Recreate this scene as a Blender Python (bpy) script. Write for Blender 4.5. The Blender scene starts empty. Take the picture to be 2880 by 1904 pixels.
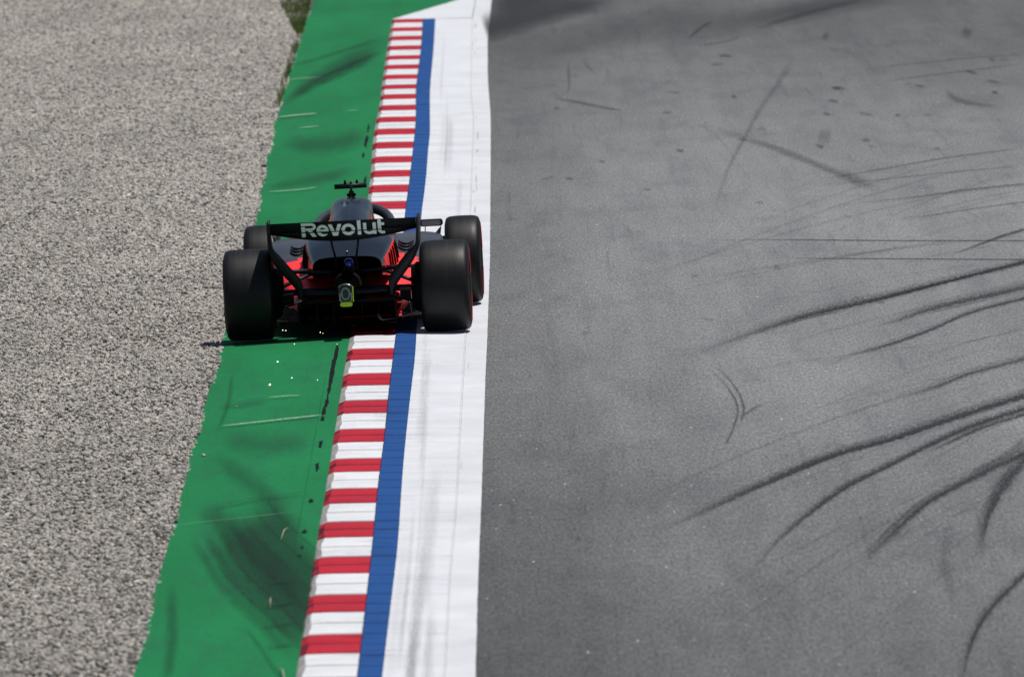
import bpy, math, random
import numpy as np
from mathutils import Matrix, Vector

# ------------------------------------------------------------------ camera, sky, sun, exposure
scene = bpy.context.scene
PITCH, ROLL, CAM_H = math.radians(3.794), math.radians(1.3), 5.79
cam_data = bpy.data.cameras.new("camera")
cam = bpy.data.objects.new("camera", cam_data)
scene.collection.objects.link(cam)
fwd = Vector((0, math.cos(PITCH), -math.sin(PITCH)))
rt0 = Vector((1, 0, 0)); up0 = rt0.cross(fwd)
rt = rt0 * math.cos(ROLL) - up0 * math.sin(ROLL)
up = up0 * math.cos(ROLL) + rt0 * math.sin(ROLL)
cam.matrix_world = Matrix(((rt.x, up.x, -fwd.x, 0), (rt.y, up.y, -fwd.y, 0), (rt.z, up.z, -fwd.z, CAM_H), (0, 0, 0, 1)))
cam_data.lens = 400.0; cam_data.sensor_width = 36.0; cam_data.sensor_fit = 'HORIZONTAL'
cam_data.clip_start = 1.0; cam_data.clip_end = 3000.0
cam_data.dof.use_dof = True; cam_data.dof.focus_distance = 89.0; cam_data.dof.aperture_fstop = 6.8
scene.camera = cam

SUN_VEC = Vector((0.29, 0.02, 1.0)).normalized()          # towards the sun
world = bpy.data.worlds.new("World"); scene.world = world; world.use_nodes = True
wn = world.node_tree.nodes; wl = world.node_tree.links
sky = wn.new("ShaderNodeTexSky"); sky.sky_type = 'NISHITA'; sky.sun_disc = False
sky.sun_elevation = math.asin(SUN_VEC.z); sky.sun_rotation = math.atan2(SUN_VEC.x, SUN_VEC.y)
wl.new(sky.outputs[0], wn["Background"].inputs[0]); wn["Background"].inputs[1].default_value = 0.05
sun_data = bpy.data.lights.new("sun", 'SUN'); sun_data.energy = 4.3; sun_data.angle = math.radians(0.53)
sun_data.color = (1.0, 0.965, 0.91)
sun = bpy.data.objects.new("sun", sun_data); scene.collection.objects.link(sun)
sun.rotation_euler = SUN_VEC.to_track_quat('Z', 'Y').to_euler(); sun.location = (0, 60, 60)
scene.view_settings.view_transform = 'Standard'; scene.view_settings.look = 'None'
scene.view_settings.exposure = -0.05; scene.view_settings.gamma = 1.0
scene.cycles.transparent_max_bounces = 24

random.seed(11)
rng = np.random.default_rng(5)

# ------------------------------------------------------------------ helpers
COL = scene.collection
def link(o, parent=None, loc=None):
    COL.objects.link(o)
    if parent is not None: o.parent = parent
    if loc is not None: o.location = loc
    return o
def tag(o, label=None, cat=None, group=None, kind=None):
    if label: o["label"] = label
    if cat: o["category"] = cat
    if group: o["group"] = group
    if kind: o["kind"] = kind
    return o
def empty(name, loc=(0, 0, 0)):
    o = bpy.data.objects.new(name, None); o.empty_display_size = .1
    return link(o, None, loc)
def mesh(name, verts, faces, mats, parent=None, smooth=False, fmat=None, attr=None, attr2=None):
    me = bpy.data.meshes.new(name)
    me.from_pydata([tuple(map(float, v)) for v in verts], [], [tuple(f) for f in faces])
    if not isinstance(mats, (list, tuple)): mats = [mats]
    for m in mats: me.materials.append(m)
    if fmat is not None: me.polygons.foreach_set("material_index", np.array(fmat, dtype=np.int32))
    if smooth: me.polygons.foreach_set("use_smooth", [True] * len(me.polygons))
    if attr is not None:
        a = me.attributes.new("a", 'FLOAT', 'POINT'); a.data.foreach_set("value", np.array(attr, dtype=np.float32))
    if attr2 is not None:
        a = me.attributes.new("u", 'FLOAT', 'POINT'); a.data.foreach_set("value", np.array(attr2, dtype=np.float32))
    me.update()
    return link(bpy.data.objects.new(name, me), parent)
def grid_faces(nr, nc, close=False, off=0):
    f = []
    for i in range(nr - 1):
        for j in range(nc - 1 + (1 if close else 0)):
            j2 = (j + 1) % nc
            f.append((off + i * nc + j, off + i * nc + j2, off + (i + 1) * nc + j2, off + (i + 1) * nc + j))
    return f
def cr(P, n):
    """Catmull-Rom through the rows of P, n samples."""
    P = np.asarray(P, float); m = len(P)
    if m == 2:
        t = np.linspace(0, 1, n)[:, None]; return P[0] * (1 - t.reshape(-1, *([1] * (P.ndim - 1)))) + P[1] * t.reshape(-1, *([1] * (P.ndim - 1)))
    Q = np.concatenate([[2 * P[0] - P[1]], P, [2 * P[-1] - P[-2]]])
    out = []
    for s in np.linspace(0, m - 1, n):
        i = min(int(s), m - 2); t = s - i
        a, b, c, d = Q[i], Q[i + 1], Q[i + 2], Q[i + 3]
        out.append(.5 * (2 * b + (c - a) * t + (2 * a - 5 * b + 4 * c - d) * t * t + (3 * b - a - 3 * c + d) * t ** 3))
    return np.array(out)
class MB:
    """collects boxes, tubes and lathes for one mesh"""
    def __init__(s): s.v = []; s.f = []; s.m = []
    def add(s, v, f, mi=0):
        o = len(s.v); s.v += [tuple(map(float, p)) for p in v]; s.f += [tuple(i + o for i in q) for q in f]; s.m += [mi] * len(f); return s
    def box(s, c, d, mi=0, bev=0.0, rot=None):
        hx, hy, hz = d[0] / 2, d[1] / 2, d[2] / 2
        if bev <= 0:
            P = [(x, y, z) for x in (-hx, hx) for y in (-hy, hy) for z in (-hz, hz)]
            F = [(0, 1, 3, 2), (4, 6, 7, 5), (0, 4, 5, 1), (2, 3, 7, 6), (0, 2, 6, 4), (1, 5, 7, 3)]
        else:   # bevelled along y axis edges: octagon prism
            b = min(bev, hx * .9, hz * .9)
            o = [(hx, hz - b), (hx - b, hz), (-hx + b, hz), (-hx, hz - b), (-hx, -hz + b), (-hx + b, -hz), (hx - b, -hz), (hx, -hz + b)]
            P = [(x, -hy, z) for x, z in o] + [(x, hy, z) for x, z in o]
            F = [(i, i + 8, (i + 1) % 8 + 8, (i + 1) % 8) for i in range(8)] + [tuple(range(8)), tuple(range(15, 7, -1))]
        P = [Vector(p) for p in P]
        if rot is not None: P = [rot @ p for p in P]
        return s.add([(p.x + c[0], p.y + c[1], p.z + c[2]) for p in P], F, mi)
    def tube(s, path, r, n=10, flat=1.0, mi=0, caps=True, upv=(0, 0, 1)):
        path = [Vector(p) for p in path]; rs = r if isinstance(r, (list, tuple)) else [r] * len(path)
        V = []
        for i, p in enumerate(path):
            t = (path[min(i + 1, len(path) - 1)] - path[max(i - 1, 0)]).normalized()
            u = Vector(upv); a = t.cross(u)
            if a.length < 1e-4: a = t.cross(Vector((0, 1, 0)))
            a.normalize(); b = a.cross(t).normalized()
            for k in range(n):
                w = 2 * math.pi * k / n
                V.append(p + a * (math.cos(w) * rs[i]) + b * (math.sin(w) * rs[i] * flat))
        F = grid_faces(len(path), n, True)
        if caps: F += [tuple(range(n - 1, -1, -1)), tuple(range((len(path) - 1) * n, len(path) * n))]
        return s.add(V, F, mi)
    def lathe_x(s, prof, n=48, mi=0, a0=0.0, a1=2 * math.pi, c=(0, 0, 0)):
        full = abs(a1 - a0 - 2 * math.pi) < 1e-6
        k = n if full else n + 1
        V = []
        for i in range(k):
            w = a0 + (a1 - a0) * i / n
            for x, r in prof: V.append((c[0] + x, c[1] + r * math.cos(w), c[2] + r * math.sin(w)))
        m = len(prof); F = []
        for i in range(n):
            i2 = (i + 1) % k
            for j in range(m - 1): F.append((i * m + j, i * m + j + 1, i2 * m + j + 1, i2 * m + j))
        return s.add(V, F, mi)
    def build(s, name, mats, parent=None, smooth=False):
        return mesh(name, s.v, s.f, mats, parent, smooth, s.m)

# ------------------------------------------------------------------ materials
class NT:
    def __init__(s, name):
        s.mat = bpy.data.materials.new(name); s.mat.use_nodes = True
        s.n = s.mat.node_tree.nodes; s.l = s.mat.node_tree.links
        s.bsdf = s.n["Principled BSDF"]; s.out = s.n["Material Output"]
    def node(s, t, **kw):
        n = s.n.new(t)
        for k, v in kw.items(): setattr(n, k, v)
        return n
    def coords(s, scale=(1, 1, 1), loc=(0, 0, 0), obj=False, rot=(0, 0, 0)):
        mp = s.node("ShaderNodeMapping"); mp.inputs["Scale"].default_value = scale; mp.inputs["Location"].default_value = loc
        mp.inputs["Rotation"].default_value = rot
        if obj: s.l.new(s.node("ShaderNodeTexCoord").outputs["Object"], mp.inputs[0])
        else: s.l.new(s.node("ShaderNodeNewGeometry").outputs["Position"], mp.inputs[0])
        return mp.outputs[0]
    def noise(s, vec, scale=1.0, detail=4, rough=.55, out=0):
        n = s.node("ShaderNodeTexNoise"); n.inputs["Scale"].default_value = scale; n.inputs["Detail"].default_value = detail
        n.inputs["Roughness"].default_value = rough; s.l.new(vec, n.inputs["Vector"]); return n.outputs[out]
    def ramp(s, fac, stops, interp='LINEAR'):
        r = s.node("ShaderNodeValToRGB"); r.color_ramp.interpolation = interp
        e = r.color_ramp.elements
        while len(e) < len(stops): e.new(.5)
        for k, (p, c) in zip(e, stops):
            k.position = p; k.color = (c, c, c, 1) if not isinstance(c, (tuple, list)) else (*c, 1)
        s.l.new(fac, r.inputs[0]); return r.outputs[0]
    def mix(s, fac, a, b, mode='MIX'):
        m = s.node("ShaderNodeMix", data_type='RGBA', blend_type=mode); m.clamp_factor = True
        for sock, v in ((m.inputs[0], fac), (m.inputs[6], a), (m.inputs[7], b)):
            if isinstance(v, (int, float)): sock.default_value = v
            elif isinstance(v, tuple): sock.default_value = (*v, 1) if len(v) == 3 else v
            else: s.l.new(v, sock)
        return m.outputs[2]
    def math(s, op, a, b=0.0, clamp=False):
        m = s.node("ShaderNodeMath", operation=op); m.use_clamp = clamp
        for i, v in enumerate((a, b)):
            if isinstance(v, (int, float)): m.inputs[i].default_value = v
            else: s.l.new(v, m.inputs[i])
        return m.outputs[0]
    def bump(s, h, strength=.3, dist=.01):
        b = s.node("ShaderNodeBump"); b.inputs["Strength"].default_value = strength; b.inputs["Distance"].default_value = dist
        s.l.new(h, b.inputs["Height"]); s.l.new(b.outputs[0], s.bsdf.inputs["Normal"])
    def done(s, color, rough=.6, metal=0.0, spec=.5, coat=0.0):
        for k, v in (("Base Color", color), ("Roughness", rough), ("Metallic", metal), ("Specular IOR Level", spec), ("Coat Weight", coat)):
            if isinstance(v, (int, float)): s.bsdf.inputs[k].default_value = v
            elif isinstance(v, tuple): s.bsdf.inputs[k].default_value = (*v, 1)
            else: s.l.new(v, s.bsdf.inputs[k])
        s.bsdf.inputs["Coat Roughness"].default_value = .08
        return s.mat

def plain(name, c, rough=.5, metal=0.0, var=.12, scale=9.0, spec=.5, coat=0.0):
    t = NT(name); n = t.noise(t.coords(obj=True), scale, 5)
    lo = tuple(x * (1 - var) for x in c); hi = tuple(min(1, x * (1 + var)) for x in c)
    col = t.mix(t.ramp(n, [(.3, 0.0), (.7, 1.0)]), lo, hi)
    r = t.math('MULTIPLY_ADD', n, .2); t.n[-1] if False else None
    rr = t.ramp(n, [(.25, max(.02, rough - .08)), (.75, min(1, rough + .08))])
    return t.done(col, rr, metal, spec, coat)

def asphalt():
    t = NT("asphalt")
    grain = t.noise(t.coords((52, 5.2, 52)), 1.0, 5, .75)
    grain2 = t.noise(t.coords((150, 13, 150), (3, 8, 0)), 1.0, 2, .6)
    patch = t.noise(t.coords((.50, .085, 1)), 1.0, 5, .6)
    mott = t.noise(t.coords((2.2, .30, 1), (7, 3, 0)), 1.0, 7, .72)
    strk = t.noise(t.coords((1.5, .035, 1), (3, 1, 0), rot=(0, 0, math.radians(-14))), 1.0, 6, .65)
    base = t.ramp(patch, [(.32, (.176, .179, .184)), (.68, (.214, .217, .220))])
    base = t.mix(t.ramp(mott, [(.28, .55), (.52, 0.0)]), base, (.100, .103, .109))
    base = t.mix(t.ramp(strk, [(.34, .35), (.52, 0.0)]), base, (.112, .116, .122))
    spot = t.noise(t.coords((7.5, .85, 1), (2, 6, 0)), 1.0, 6, .75)
    base = t.mix(t.ramp(spot, [(.28, .5), (.44, 0.0)]), base, (.105, .108, .114))
    scrape = t.noise(t.coords((9, .14, 1), (6, 2, 0), rot=(0, 0, math.radians(-9))), 1.0, 5, .7)
    base = t.mix(t.ramp(scrape, [(.30, .55), (.44, 0.0)]), base, (.112, .115, .121))
    # rubber plus painted vignetting and sheen falloff along y; rubber along the edge line
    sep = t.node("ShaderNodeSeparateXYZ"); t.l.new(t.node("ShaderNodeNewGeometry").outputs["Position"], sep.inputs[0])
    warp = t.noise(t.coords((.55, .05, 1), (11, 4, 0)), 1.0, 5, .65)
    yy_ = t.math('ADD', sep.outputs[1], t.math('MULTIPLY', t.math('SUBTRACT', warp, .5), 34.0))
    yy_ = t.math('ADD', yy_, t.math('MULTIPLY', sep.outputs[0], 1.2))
    y_falloff = t.ramp(t.math('DIVIDE', yy_, 200.0), [(.29, .50), (.35, .72), (.42, .98), (.53, 1.0), (.65, .80), (.75, .52)])
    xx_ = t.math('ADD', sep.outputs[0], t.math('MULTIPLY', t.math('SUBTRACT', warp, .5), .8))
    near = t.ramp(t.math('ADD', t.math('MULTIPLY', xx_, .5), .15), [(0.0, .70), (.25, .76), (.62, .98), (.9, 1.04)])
    base = t.mix(1.0, base, y_falloff, 'MULTIPLY'); base = t.mix(1.0, base, near, 'MULTIPLY')
    base = t.mix(.82, base, t.ramp(grain, [(.32, .22), (.5, .5), (.68, .80)]), 'OVERLAY')
    base = t.mix(.7, base, t.ramp(grain2, [(.34, .30), (.5, .5), (.66, .74)]), 'OVERLAY')
    spk = t.noise(t.coords((36, 5, 36), (5, 9, 0)), 1.0, 0, .5)
    base = t.mix(t.ramp(spk, [(.84, 0.0), (.87, .8)]), base, (.5, .5, .5))
    t.bump(grain, .4, .006)
    return t.done(base, t.ramp(mott, [(.3, .68), (.7, .88)]), 0, .22)

def rubber_stain(name, c, dens=1.0, streak=(26, 2.5, 1), rag=1.25, floor=.35):
    """rubber or dirt laid on a surface: attribute a = how dense, u = -1..1 across the mark; ragged, streaky edges"""
    t = NT(name); n = t.noise(t.coords(streak), 1.0, 5, .7); n2 = t.noise(t.coords((80, 7, 1), (1, 4, 0)), 1.0, 3, .65)
    at = t.node("ShaderNodeAttribute"); at.attribute_name = "a"; at.attribute_type = 'GEOMETRY'
    au = t.node("ShaderNodeAttribute"); au.attribute_name = "u"; au.attribute_type = 'GEOMETRY'
    w = t.math('MULTIPLY', t.math('SUBTRACT', n, .5), rag * 1.6)
    w = t.math('ADD', w, t.math('MULTIPLY', t.math('SUBTRACT', n2, .5), rag))
    uu = t.math('ABSOLUTE', t.math('ADD', au.outputs["Fac"], w))
    p = t.ramp(uu, [(0.0, 1.0), (.22, .86), (.62, .34), (.97, 0.0)])
    edge = t.ramp(t.math('ABSOLUTE', au.outputs["Fac"]), [(.75, 1.0), (1.0, 0.0)])
    f = t.math('MULTIPLY', t.math('MULTIPLY', at.outputs["Fac"], p), edge)
    f = t.math('MULTIPLY', f, t.ramp(n2, [(.34, floor), (.62, 1.0)]))
    f = t.math('MULTIPLY', f, dens, True)
    t.done(c, .8, 0, .2)
    tr = t.node("ShaderNodeBsdfTransparent"); mx = t.node("ShaderNodeMixShader")
    t.l.new(f, mx.inputs[0]); t.l.new(tr.outputs[0], mx.inputs[1]); t.l.new(t.bsdf.outputs[0], mx.inputs[2])
    t.l.new(mx.outputs[0], t.out.inputs[0]); return t.mat

def paint(name, c, dirt=.35, dirtc=(.05, .05, .05), streaks=True, rough=.55, var=.12):
    """road paint on concrete: worn, scuffed across the kerb, darker grit in the grooves by shape of the wear"""
    t = NT(name)
    a = t.noise(t.coords((1.4, 1.1, 1)), 1.0, 5, .6)
    col = t.mix(t.ramp(a, [(.3, 0.0), (.7, 1.0)]), tuple(x * (1 - var) for x in c), tuple(min(1, x * (1 + var * .6)) for x in c))
    scuff = t.noise(t.coords((3.2, 16, 1), (4, 2, 0)), 1.0, 6, .72)
    col = t.mix(t.ramp(scuff, [(.56, 0.0), (.78, dirt)]), col, dirtc)
    fine = t.noise(t.coords((55, 7, 30)), 1.0, 4, .7)
    col = t.mix(t.ramp(fine, [(.60, 0.0), (.80, dirt * .8)]), col, dirtc)
    col = t.mix(.35, col, t.ramp(fine, [(.25, .4), (.5, .5), (.75, .58)]), 'OVERLAY')
    t.bump(fine, .25, .004)
    return t.done(col, t.ramp(a, [(.3, rough - .05), (.7, rough + .15)]), 0, .12)

def green_paint():
    t = NT("green_paint")
    a = t.noise(t.coords((.9, .16, 1)), 1.0, 6, .62)
    b = t.noise(t.coords((5, .55, 1), (2, 5, 0)), 1.0, 6, .7)
    c = t.noise(t.coords((60, 8, 30)), 1.0, 3, .7)
    d = t.noise(t.coords((1.1, 5.0, 1), (9, 1, 0)), 1.0, 5, .65)
    sep = t.node("ShaderNodeSeparateXYZ"); t.l.new(t.node("ShaderNodeNewGeometry").outputs["Position"], sep.inputs[0])
    col = t.mix(t.ramp(a, [(.3, 0.0), (.7, 1.0)]), (.008, .140, .045), (.011, .184, .062))
    col = t.mix(t.ramp(b, [(.28, .5), (.5, 0.0)]), col, (.018, .095, .055))
    col = t.mix(t.ramp(d, [(.58, 0.0), (.80, .4)]), col, (.02, .10, .06))
    col = t.mix(.5, col, t.ramp(c, [(.25, .36), (.5, .5), (.75, .62)]), 'OVERLAY')
    t.bump(c, .3, .004)
    return t.done(col, t.ramp(b, [(.3, .6), (.7, .8)]), 0, .12)

def gravel_stone():
    t = NT("gravel_stone"); oi = t.node("ShaderNodeObjectInfo")
    n = t.noise(t.coords((40, 40, 40)), 1.0, 3, .6)
    col = t.ramp(oi.outputs["Random"], [(0.0, (.07, .068, .066)), (.13, (.17, .16, .15)), (.30, (.345, .325, .30)), (.50, (.45, .42, .38)), (.66, (.49, .44, .385)), (.80, (.40, .39, .38)), (.93, (.60, .53, .44)), (1.0, (.66, .64, .61))])
    big = t.noise(t.coords((.45, .12, 1)), 1.0, 5, .6)
    col = t.mix(t.ramp(big, [(.3, .35), (.65, 0.0)]), col, (.17, .165, .16))
    col = t.mix(.5, col, t.ramp(n, [(.3, .38), (.7, .62)]), 'OVERLAY')
    return t.done(col, .85, 0, .25)
def gravel_base():
    t = NT("gravel_base")  # dark colour stands in for the shade in gaps between stones
    n = t.noise(t.coords((60, 60, 60)), 1.0, 3, .7); v = t.node("ShaderNodeTexVoronoi"); v.inputs["Scale"].default_value = 45
    t.l.new(t.coords((1, .6, 1)), v.inputs["Vector"])
    col = t.mix(t.ramp(n, [(.3, 0.0), (.7, 1.0)]), (.045, .044, .042), (.11, .105, .10))
    col = t.mix(t.ramp(v.outputs["Distance"], [(.35, 0.0), (.8, .7)]), col, (.03, .03, .03))
    t.bump(v.outputs["Distance"], .6, .02)
    return t.done(col, .9, 0, .2)

def tyre_rubber():
    t = NT("tyre_rubber")
    n = t.noise(t.coords((55, .6, .6), obj=True), 1.0, 4, .7)
    m = t.noise(t.coords((9, 9, 9), obj=True), 1.0, 4, .6)
    col = t.mix(t.ramp(n, [(.3, 0.0), (.7, 1.0)]), (.004, .004, .0045), (.009, .009, .0095))
    col = t.mix(t.ramp(m, [(.4, 0.0), (.8, .4)]), col, (.013, .013, .0135))
    return t.done(col, t.ramp(n, [(.3, .42), (.7, .58)]), 0, .30)

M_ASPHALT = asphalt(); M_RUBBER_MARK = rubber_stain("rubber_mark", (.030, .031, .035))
M_FILM = rubber_stain("rubber_film", (.034, .036, .041), 1.0, (5, .4, 1), .35, .8)
M_STAIN = rubber_stain("rubber_on_green", (.012, .034, .024), 1.0, (10, .8, 1), .7, .65)
M_SCUFF = rubber_stain("grey_scuff", (.16, .16, .17), .8, (30, 1.2, 1), 1.0)
M_SCRATCH = rubber_stain("pale_scratch", (.50, .53, .46), 1.0, (60, 6, 1))
M_GREEN = green_paint()
M_RED = paint("kerb_red_paint", (.43, .018, .035), .55, (.06, .012, .016))
M_WHITE = paint("kerb_white_paint", (.66, .67, .70), .8, (.22, .21, .20), var=.07)
M_APRON = paint("kerb_apron_paint", (.63, .645, .685), .62, (.36, .36, .37), var=.07)
M_BLUE = paint("kerb_blue_paint", (.015, .072, .25), .5, (.012, .03, .09))
M_LINE = paint("edge_line_paint", (.62, .635, .67), .7, (.36, .36, .36), var=.08)
M_REDDIRT = paint("red_groove_dirt", (.16, .012, .02), .8, (.03, .012, .014), var=.5)
M_WHITEDIRT = paint("white_groove_dirt", (.40, .395, .39), .9, (.07, .068, .065), var=.4)
M_BLUEDIRT = paint("blue_groove_dirt", (.010, .045, .17), .7, (.012, .018, .03), var=.4)
M_APRONDIRT = paint("apron_groove_dirt", (.60, .61, .645), .7, (.38, .38, .38), var=.15)
M_DIRTY = paint("kerb_dirty_concrete", (.34, .33, .315), .9, (.05, .048, .045))
M_STONE = gravel_stone(); M_BED = gravel_base()
M_TYRE = tyre_rubber()
M_CARBON = plain("black_carbon", (.006, .007, .010), .50, 0, .3, 30, .25, .0)
M_GLOSSBLACK = plain("gloss_black_paint", (.008, .009, .012), .22, 0, .2, 12, .5, .6)
M_WINGBLACK = plain("satin_black_paint", (.006, .007, .009), .55, 0, .2, 12, .18)
M_COVER = plain("dark_graphite_paint", (.008, .011, .018), .26, .10, .10, 4, .45, .35)
M_TITAN = plain("titanium_grey_paint", (.058, .062, .078), .45, .25, .08, 4, .45, .2)
M_CARRED = plain("fluorescent_red_paint", (.97, .030, .034), .5, 0, .05, 6, .45, .2)
M_PRINT = plain("white_print", (.88, .95, .93), .5, 0, .03, 20)
M_BLUEMETAL = plain("heat_blued_metal", (.07, .09, .38), .25, .85, .35, 14)
M_DARKMETAL = plain("dark_metal", (.05, .05, .055), .35, .7, .2, 15)
M_SILVER = plain("bare_aluminium", (.45, .45, .46), .28, .9, .1, 15)
M_LIME = plain("lime_yellow_paint", (.50, .68, .015), .45, 0, .06, 12)
M_HALO = plain("halo_grey_paint", (.060, .063, .075), .42, .3, .1, 8, .5, .4)
M_TYRERED = plain("tyre_red_band", (.36, .012, .03), .55, 0, .15, 10)
M_GREY = plain("lamp_grey", (.20, .21, .21), .5, 0, .2, 40)
M_BLACK = plain("matt_black", (.004, .004, .005), .8, 0, .2, 10, .15)
M_GRASS = plain("dry_grass", (.11, .15, .03), .8, 0, .4, 3)
M_TWIG = plain("dry_twig", (.38, .33, .24), .8, 0, .25, 30)
def spark_mat():
    t = NT("hot_spark"); t.done((1.0, .8, .5), .5)
    t.bsdf.inputs["Emission Color"].default_value = (1.0, .80, .52, 1); t.bsdf.inputs["Emission Strength"].default_value = 4.0
    return t.mat
M_SPARK = spark_mat()

# ------------------------------------------------------------------ surveyed lines on the ground (x, y in metres)
GRAVEL_EDGE = [(-2.073, 61.11), (-2.119, 65.49), (-2.135, 69.03), (-2.179, 74.01), (-2.196, 78.95), (-2.245, 84.6), (-2.253, 88.98), (-2.309, 99.31), (-2.363, 105.41), (-2.409, 110.71), (-2.474, 116.57), (-2.582, 126.08), (-2.608, 132.57), (-2.632, 139.76), (-2.693, 147.8), (-2.706, 153.59), (-2.76, 161.66)]
KERB_LEFT = [(-1.201, 60.43), (-1.205, 61.61), (-1.221, 66.52), (-1.227, 70.36), (-1.235, 75.38), (-1.246, 78.05), (-1.249, 80.67), (-1.259, 83.51), (-1.261, 86.28), (-1.262, 87.83), (-1.352, 108.64), (-1.373, 113.01), (-1.418, 118.82), (-1.436, 121.94), (-1.427, 123.97), (-1.431, 127.02), (-1.453, 131.62), (-1.477, 137.67), (-1.499, 144.86), (-1.516, 152.21)]
KERB_BLUE = [(-0.863, 60.29), (-0.865, 62.56), (-0.866, 65.04), (-0.87, 67.5), (-0.874, 70.12), (-0.886, 72.69), (-0.883, 75.18), (-0.881, 77.91), (-0.894, 80.61), (-0.894, 83.37), (-0.895, 86.13), (-0.895, 87.94), (-0.962, 105.3), (-0.96, 108.06), (-0.964, 112.6), (-0.973, 117.02), (-0.978, 120.92), (-0.995, 124.42), (-1.04, 130.4), (-1.046, 134.17), (-1.05, 139.95), (-1.063, 144.65), (-1.093, 151.52)]
KERB_WHITE = [(-0.731, 60.26), (-0.73, 62.11), (-0.724, 63.66), (-0.725, 65.94), (-0.715, 67.65), (-0.726, 71.0), (-0.738, 74.71), (-0.738, 78.03), (-0.737, 80.63), (-0.737, 82.65), (-0.728, 84.7), (-0.74, 87.97), (-0.813, 105.23), (-0.804, 108.0), (-0.807, 112.53), (-0.819, 116.95), (-0.814, 119.98), (-0.837, 123.26), (-0.877, 130.31), (-0.886, 134.09), (-0.892, 139.02), (-0.904, 144.56), (-0.926, 151.42)]
KERB_RIGHT = [(-0.398, 60.2), (-0.396, 62.58), (-0.394, 66.47), (-0.371, 71.58), (-0.371, 74.83), (-0.367, 79.17), (-0.362, 82.84), (-0.354, 87.93), (-0.357, 116.71), (-0.358, 123.16), (-0.401, 128.93), (-0.419, 139.43), (-0.435, 151.78), (-0.399, 158.79)]
LINE_RIGHT = [(-0.235, 60.18), (-0.233, 63.49), (-0.227, 67.49), (-0.217, 72.03), (-0.209, 77.36), (-0.201, 83.0), (-0.189, 88.03), (-0.174, 97.67), (-0.175, 117.78), (-0.178, 124.19), (-0.214, 132.67), (-0.226, 145.28), (-0.198, 152.7), (-0.176, 158.7)]
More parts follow.
